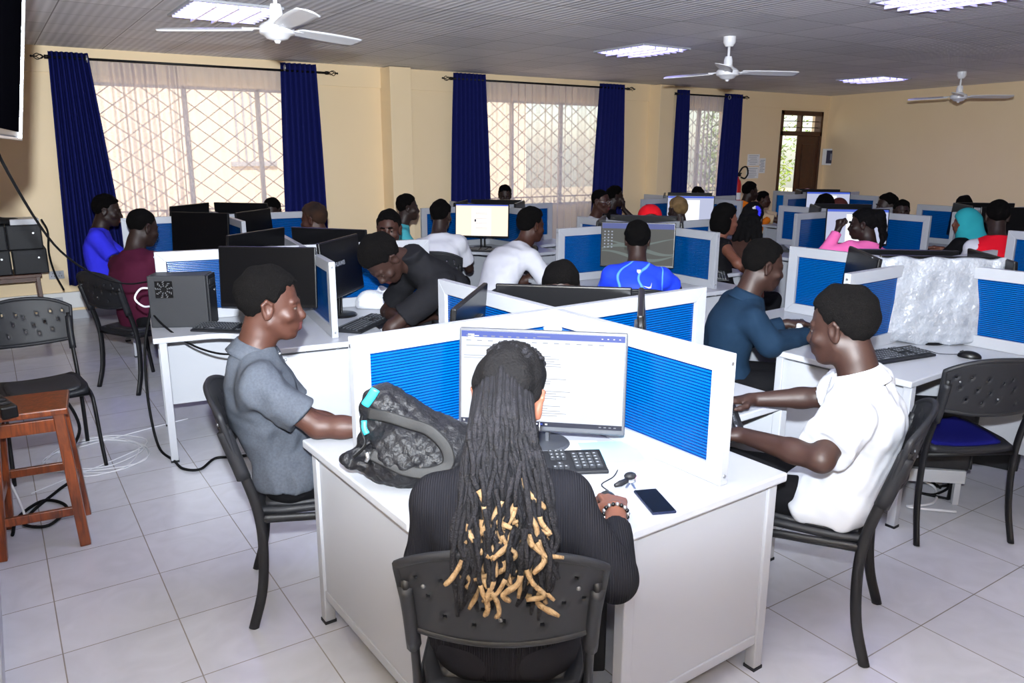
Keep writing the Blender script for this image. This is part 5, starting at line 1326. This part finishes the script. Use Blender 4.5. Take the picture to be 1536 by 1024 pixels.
# --- white shirt, nearest at right
p = Person('person in a white short sleeved shirt seated at the right of the nearest desk', (2.45, 1.61, 1.316), (2.50, 1.60), deg(-.42, .9), yaw=-14, pitch=12, hs=1.08, h=.0085, hf=.0048, skin=1, girth=1.04, bow=.05, hipz=.535,
           arms={'L': ((2.16, 1.76, .785), dict(elbow=(2.165, 1.43, .80), wdir=(-.65, .6, .0), up=(0, .1, 1))), 'R': ((2.48, 1.98, .80), dict(elbow=(2.68, 1.78, .83), wdir=(-.75, .25, .05), curl=(.2, .5, .4), up=(0, .3, 1), spread=.08))})
p.body(hands='RL'); p.shirt(M_wshirt, 'short', e=.012, name='white_shirt', wr=.016, h=.0075, loose=.012, seed=8, hem=-.22, flare=.04, seat=.055); p.collar(M_wshirt, .04, .96); p.trousers(); p.shoes(); p.hair('short', th=.02, h=.005)
# --- bowed head behind the nearest desk
p = Person('person with bowed head seen over the monitor behind the nearest desk', (2.37, 3.13, 1.215), (2.62, 3.38), deg(-.7, -.7), pitch=24, hs=1.08, hf=.007, skin=1, bow=.06)
p.body(); p.shirt(cloth('dark shirt', srgb(60, 60, 66))); p.trousers(); p.hair('short', th=.018)
# --- resting on folded arms
p = Person('person in a black t-shirt leaning head down on folded arms at the left desk', (1.80, 4.0, 1.19), (2.42, 4.12), deg(-.97, .05), yaw=14, pitch=66, hs=1.1, h=.009, hf=.005, skin=1, bow=.08, neck=(0, -.2, -.035), center=True,
           arms={'L': ((2.12, 4.12, .80), dict(elbow=(1.83, 3.99, .80), dir=(.6, -.5, .1))), 'R': ((1.95, 4.1, .81), dict(elbow=(2.0, 4.42, .80), dir=(-.3, .5, 0)))})
p.body(hands=''); p.shirt(cloth('black cotton', srgb(20, 20, 23)), 'short', e=.008, name='t_shirt', wr=.008, h=.009, loose=.012, t1=1.12, neck=.05, cutz=.05); p.trousers(); p.hair('short', th=.022, h=.006, brows=True)
# --- the rest of the class: (label, head top, hip, heading, head yaw, pitch, skin, build, dress)
def sit(label, head, hip, face, yaw=0, pitch=8, skin=1, shirt=None, sleeve='short', hair=('short', None, .013), scarf=None, build=MALE, detail=True, roll=0, hs=1.1, arms=None, bow=.03, h=.015, hf=.008, girth=1., wr=.005, matfn=None, collar=False, neck=None, top='shirt', hipz=.52, pitchtorso=0):
    p = Person(label, head, hip, face, yaw, pitch, roll, hs, h, hf, build, girth, skin, arms, bow, hipz, neck)
    p.body(detail); s = p.shirt(shirt, sleeve, e=.008, name=top, wr=wr, h=h * .8, matfn=matfn, loose=.008)
    if collar: p.collar(shirt if not isinstance(shirt, list) else shirt[0])
    p.trousers()
    if scarf: p.scarf(scarf[0], scarf[1], *scarf[2:])
    else: p.hair(hair[0], hair[1], hair[2], brows=detail)
    return p
M_teal = cloth('dark teal cotton', srgb(18, 36, 54)); M_maroon = cloth('maroon cotton', srgb(66, 20, 40)); M_vblue = cloth('bright blue cotton', srgb(52, 52, 214)); M_blk = cloth('black cotton cloth', srgb(14, 13, 16))
M_nv = cloth('navy cotton', srgb(34, 38, 66)); M_orange = cloth('orange cotton', srgb(232, 122, 28)); M_pink = cloth('bright pink knit', srgb(240, 112, 176)); M_wh2 = cloth('white knit', srgb(236, 226, 234))
M_redj = cloth('red jersey', srgb(204, 20, 38)); M_gteal = cloth('teal cotton cloth', srgb(70, 160, 170)); M_lime = cloth('lime cotton', srgb(150, 200, 70)); M_beige = cloth('beige cotton', srgb(206, 180, 146)); M_brn = cloth('brown cotton', srgb(60, 40, 34))
def jersey_mat():
    m = cloth('royal blue jersey', srgb(34, 62, 214), .5); n, l = nt(m); tc = n.new('ShaderNodeTexCoord'); w = n.new('ShaderNodeTexWave'); w.inputs['Scale'].default_value = 2.2; w.inputs['Distortion'].default_value = 12; w.inputs['Detail'].default_value = 1.5; w.inputs['Detail Scale'].default_value = 1.1
    r = n.new('ShaderNodeValToRGB'); e = r.color_ramp.elements; e[0].position = .955; e[0].color = (*srgb(36, 64, 218), 1); e[1].position = .99; e[1].color = (*srgb(90, 150, 240), 1)
    l.new(tc.outputs['Object'], w.inputs['Vector']); l.new(w.outputs['Fac'], r.inputs[0]); l.new(r.outputs[0], n['Principled BSDF'].inputs['Base Color']); return m
p = sit('person in a dark teal long sleeved shirt seated at the desk with the wrapped monitor', (3.50, 2.765, 1.31), (3.41, 2.87), deg(.85, -.52), yaw=6, pitch=12, skin=1, shirt=M_teal, sleeve='long', hair=('short', None, .013), h=.011, hf=.007, bow=.06, collar=True,
        arms={'R': ((3.70, 2.60, .79), dict(elbow=(3.38, 2.60, .78), wdir=(.9, .1, 0))), 'L': ((3.85, 2.86, .79), {})}, hs=1.08)
p = sit('person in a blue patterned football jersey seen from behind in the centre', (3.77, 4.09, 1.298), (3.64, 3.95), deg(.6, .8), pitch=6, skin=1, shirt=jersey_mat(), hair=('short', None, .02), h=.011, hf=.007, bow=.04, wr=.006, hs=1.0,
        arms={'R': ((4.20, 4.12, .79), dict(elbow=(4.0, 3.92, .82))), 'L': 'desk'}, top='football_jersey')
# white crest and swoosh on the jersey back
def on_back(p, t, x, off): return Vector(p.P0 + p.zt * p.Lt * t + p.xt * x - p.yt * (off + p.bow * 4 * t * (1 - t)))
e = MB(); 
def patch(p, poly, t, mi=0, off=.132):
    vs = [on_back(p, t + q[1], q[0], off) for q in poly] + [on_back(p, t + q[1], q[0], off + .003) for q in poly]; n = len(poly)
    e.add(vs, [tuple(range(n - 1, -1, -1)), tuple(range(n, 2 * n))] + [(i, (i + 1) % n, n + (i + 1) % n, n + i) for i in range(n)], mi)
patch(p, [(-.012, .03), (.014, .03), (.014, -.005), (.001, -.03), (-.012, -.005)], .9, off=.106)
e.build('white_crest', M_wtee, p.root); e = MB()
patch(p, [(.03, -.02), (.07, -.055), (.085, -.045), (.088, .03), (.08, -.025), (.068, -.032)], .72); e.build('white_swoosh', M_wtee, p.root)
sit('person in a maroon shirt with cropped hair seen from behind at left', (1.0, 6.63, 1.335), (.9, 6.5), deg(.8, .55), yaw=-12, pitch=14, skin=3, shirt=M_maroon, sleeve='long', hair=('short', M_hair, .005), h=.011, bow=.05, hs=1.12, girth=1.08)
sit('person in a bright blue t-shirt by the far left navy curtain', (.95, 8.3, 1.365), (.86, 8.2), deg(.9, -.25), pitch=10, skin=3, shirt=M_vblue, hair=('short', None, .013), h=.012, hs=1.15)
sit('person whose forehead shows over the screens at the large left window', (2.56, 8.6, 1.265), (2.7, 8.7), deg(-.7, -.7), pitch=22, skin=3, shirt=M_nv, hair=('short', None, .008), hs=1.1)
sit('person with brown tinted hair in a navy top, before the second navy curtain', (2.45, 6.96, 1.305), (2.6, 6.9), deg(-.72, .7), pitch=8, skin=0, shirt=M_nv, hair=('short', M_hairbr, .022), hs=1.1)
sit('boy looking straight over the white screen at left of centre', (2.62, 5.7, 1.315), (2.72, 5.82), deg(-.55, -.83), pitch=4, skin=0, shirt=M_nv, hair=('short', None, .016), hs=1.12, hf=.006)
sit('person in a teal and lime top in profile by the wall pier', (3.62, 7.42, 1.335), (3.5, 7.5), deg(.92, -.3), pitch=2, skin=3, shirt=[M_gteal, M_lime], hair=('short', None, .013), hs=1.05, matfn=lambda C: (C[:, 1] < -.06).astype(int))
sit('person in a white shirt seen from behind beside the bright cream monitor', (3.52, 6.5, 1.328), (3.45, 6.35), deg(.62, .75), yaw=-14, pitch=4, skin=3, shirt=M_wtee, hair=('short', None, .012), h=.012, hs=1.1, girth=1.08, wr=.008)
sit('person in a white t-shirt leaning forward to the right', (3.76, 5.37, 1.312), (3.32, 5.28), deg(.93, .1), yaw=-6, pitch=6, skin=0, shirt=M_wtee, hair=('short', None, .022), h=.012, hs=1.1, bow=.07, wr=.008, neck=(0, -.13, -.17), girth=1.05,
    arms={'R': ((3.98, 5.0, .79), {}), 'L': ((3.95, 5.35, .79), {})})
sit('person whose head shows in front of the middle window sheer', (5.6, 8.6, 1.34), (5.75, 8.75), deg(-.5, -.83), pitch=12, skin=3, shirt=M_nv, hs=1.0)
p = sit('person in glasses and a white top facing the viewer', (6.32, 7.55, 1.315), (6.3, 7.7), deg(.2, -.95), yaw=10, pitch=2, skin=0, shirt=M_wtee, hair=('short', None, .004), hs=1.16, hf=.007)
g = MB()
for k in (1, -1):
    c = np.array([k * .033, .106, .0]); g.tube([Vector(p.hp(c + np.array([.025 * math.cos(a * .42), -.004 * abs(math.cos(a * .42)), .018 * math.sin(a * .42)]))) for a in range(16)], .0022, 6)
    g.tube([Vector(p.hp((k * .058, .1, .004))), Vector(p.hp((k * .08, .04, .006))), Vector(p.hp((k * .083, -.01, .004)))], .002, 6)
g.tube([Vector(p.hp((-.009, .108, .004))), Vector(p.hp((.009, .108, .004)))], .002, 6); g.build('glasses', M_silver, p.root, smooth=True)
p = sit('person in a black top in profile with a hand at the chin', (6.95, 8.0, 1.325), (6.9, 8.1), deg(.9, -.4), pitch=4, skin=3, shirt=M_blk, hs=1.05, arms={'R': ((7.04, 7.93, 1.03), dict(elbow=(7.2, 7.85, .84), dir=(-.2, .1, 1), up=(0, 1, .2), curl=(1.2, 1., .8))), 'L': 'desk'})
sit('person in a red headscarf showing only eyes above the centre screens', (5.2, 5.48, 1.285), (5.35, 5.6), deg(-.6, -.8), pitch=2, skin=0, shirt=M_blk, build=FEM, scarf=(cloth('red scarf cloth', srgb(206, 22, 34)), 'headscarf', .1, True), hs=1.1)
sit('person with sandy blond cropped hair in a blue top before a white monitor', (6.55, 6.46, 1.262), (6.6, 6.45), deg(.5, .85), yaw=30, pitch=6, skin=3, shirt=M_vblue, hair=('short', M_blond, .018), hs=1.12)
sit('person whose dark head shows low before the last window', (8.45, 7.95, 1.275), (8.6, 8.1), deg(-.6, -.7), pitch=10, skin=3, shirt=M_blk, hair=('short', None, .016), build=FEM, hs=1.05)
sit('person in an orange shirt seated in profile near the fire extinguisher', (9.45, 7.86, 1.335), (9.3, 7.95), deg(.85, -.4), pitch=4, skin=3, shirt=M_orange, sleeve='long', hs=1.1, collar=True)
sit('person with a beige scarf right beside the orange shirt', (9.75, 7.85, 1.19), (9.85, 7.75), deg(.5, -.8), pitch=4, skin=0, shirt=M_beige, hair=('short', None, .012), build=FEM, hs=.95)
p = sit('person with dark hair in a black sleeveless top, turned right', (5.42, 4.76, 1.322), (5.3, 4.62), deg(.8, -.35), yaw=8, pitch=4, skin=2, shirt=M_blk, sleeve='none', build=FEM, hair=('bob', None, .02), hs=1.08, h=.012, arms={'R': ((5.35, 4.28, .74), dict(elbow=(5.22, 4.42, .86), dir=(.4, -.2, -.8))), 'L': 'desk'})
p = sit('person with long dark hair in a black top with a blue and white hair tie', (6.15, 5.05, 1.285), (6.05, 4.95), deg(.75, .5), yaw=-10, pitch=10, skin=3, shirt=M_brn, sleeve='long', build=FEM, hair=('braids', M_braid, .018), hs=1.1, h=.012)
hb = MB()
for k in range(14): hb.ball(p.hp((.045 + .038 * math.cos(k * .45), -.105 - .012 * math.cos(k * .45), .045 + .045 * math.sin(k * .45))), .017, 10, 0 if 3 < k < 10 else 1)
hb.build('hair_tie', [M_wtee, M_vblue], p.root, smooth=True)
sit('person in a pink headscarf whose top shows before the open door', (11.0, 8.0, 1.19), (11.15, 8.1), deg(-.6, -.7), skin=2, shirt=M_blk, build=FEM, scarf=(cloth('pale pink scarf cloth', srgb(212, 168, 164)), 'headscarf'), hs=1.05)
sit('person whose dark hair shows above the pale monitor of the pink person', (8.15, 5.66, 1.262), (8.35, 5.75), deg(-.6, -.7), pitch=30, skin=1, shirt=M_blk, hair=('short', None, .025), hs=1.1)
sit('person in a brown headscarf with back turned before the farthest desk', (8.75, 5.9, 1.218), (8.7, 5.8), deg(.5, .8), skin=1, shirt=M_brn, build=FEM, scarf=(cloth('brown scarf cloth', srgb(84, 44, 40)), 'headscarf'), hs=1.05)
def pinkfn(C): return ((C[:, 1] < .02) & (C[:, 2] < .9 - 8 * C[:, 0] ** 2) & (C[:, 2] > .7)).astype(int)
p = sit('person in a bright pink and white knit top with tied back braids, hand at mouth', (6.72, 4.26, 1.268), (6.55, 4.12), deg(.45, .85), yaw=52, pitch=6, skin=3, shirt=[M_pink, M_wh2], sleeve='long', build=FEM, hair=('pony', M_braid, .012), hs=1.12, h=.012, hf=.007, girth=1.1, matfn=pinkfn,
        arms={'L': ((6.58, 4.42, 1.06), dict(elbow=(6.47, 4.45, .85), dir=(.1, .2, 1), up=(-1, 0, .2), curl=(1.2, 1.2, .8))), 'R': 'desk'})
sit('person in a pale top looking left beside the end wall, taller of two', (8.5, 5.12, 1.316), (8.65, 5.05), deg(-.8, .5), yaw=0, pitch=4, skin=3, shirt=M_wtee, hair=('short', None, .013), hs=1.1)
sit('person in a dark top facing the viewer beside the end wall, lower of two', (8.05, 4.68, 1.28), (8.2, 4.75), deg(-.7, -.6), pitch=4, skin=3, shirt=M_blk, hair=('short', None, .013), hs=.95)
sit('person at far right before the end wall, only the dark head showing', (9.7, 4.87, 1.262), (9.9, 4.95), deg(-.7, -.7), pitch=14, skin=3, shirt=M_blk, hs=1.05)
sit('person in a teal headscarf and dark top looking to the left', (8.0, 3.98, 1.24), (7.95, 3.85), deg(.2, .97), yaw=50, pitch=4, skin=2, shirt=M_blk, sleeve='long', build=FEM, scarf=(cloth('teal scarf cloth', srgb(44, 150, 160)), 'headscarf'), hs=1.0, h=.012, hf=.007)
sit('person in a red jersey with white sleeves seen from behind at the right edge', (7.45, 3.45, 1.36), (7.3, 3.3), deg(.75, .65), pitch=8, skin=3, shirt=[M_redj, M_wtee], hair=('short', None, .013), hs=1.1, h=.012, girth=1.15, sleeve='long', matfn=lambda C: (np.abs(C[:, 0]) > .165 + .25 * (1.05 - C[:, 2]).clip(-.2, .2)).astype(int), top='raglan_jersey')
# chairs under the seated class, where their backs show
chair('black', .84, 6.46, head2rz((.88, .47)), 'black chair under the person in maroon shirt')
chair('blue', 3.3, 2.94, head2rz((.85, -.52)), 'black chair with a blue seat under the person in dark teal shirt')
chair('black', 2.47, 4.15, head2rz((-.97, .05)), 'black chair under the person leaning on folded arms')
chair('black', 3.38, 6.26, head2rz((.62, .75)), 'black chair under the person in white beside the bright cream monitor')
chair('blue', 3.85, 5.98, head2rz((-.9, .4)), 'chair with a blue seat turned sideways in front of the bright cream monitor')
chair('black', 3.58, 3.88, head2rz((.6, .8)), 'black chair under the person in blue football jersey')
chair('black', 2.68, 3.45, head2rz((-.7, -.7)), 'black chair under the person with bowed head')
chair('black', 7.2, 3.2, head2rz((.75, .65)), 'black chair under the person in red jersey at the right edge')
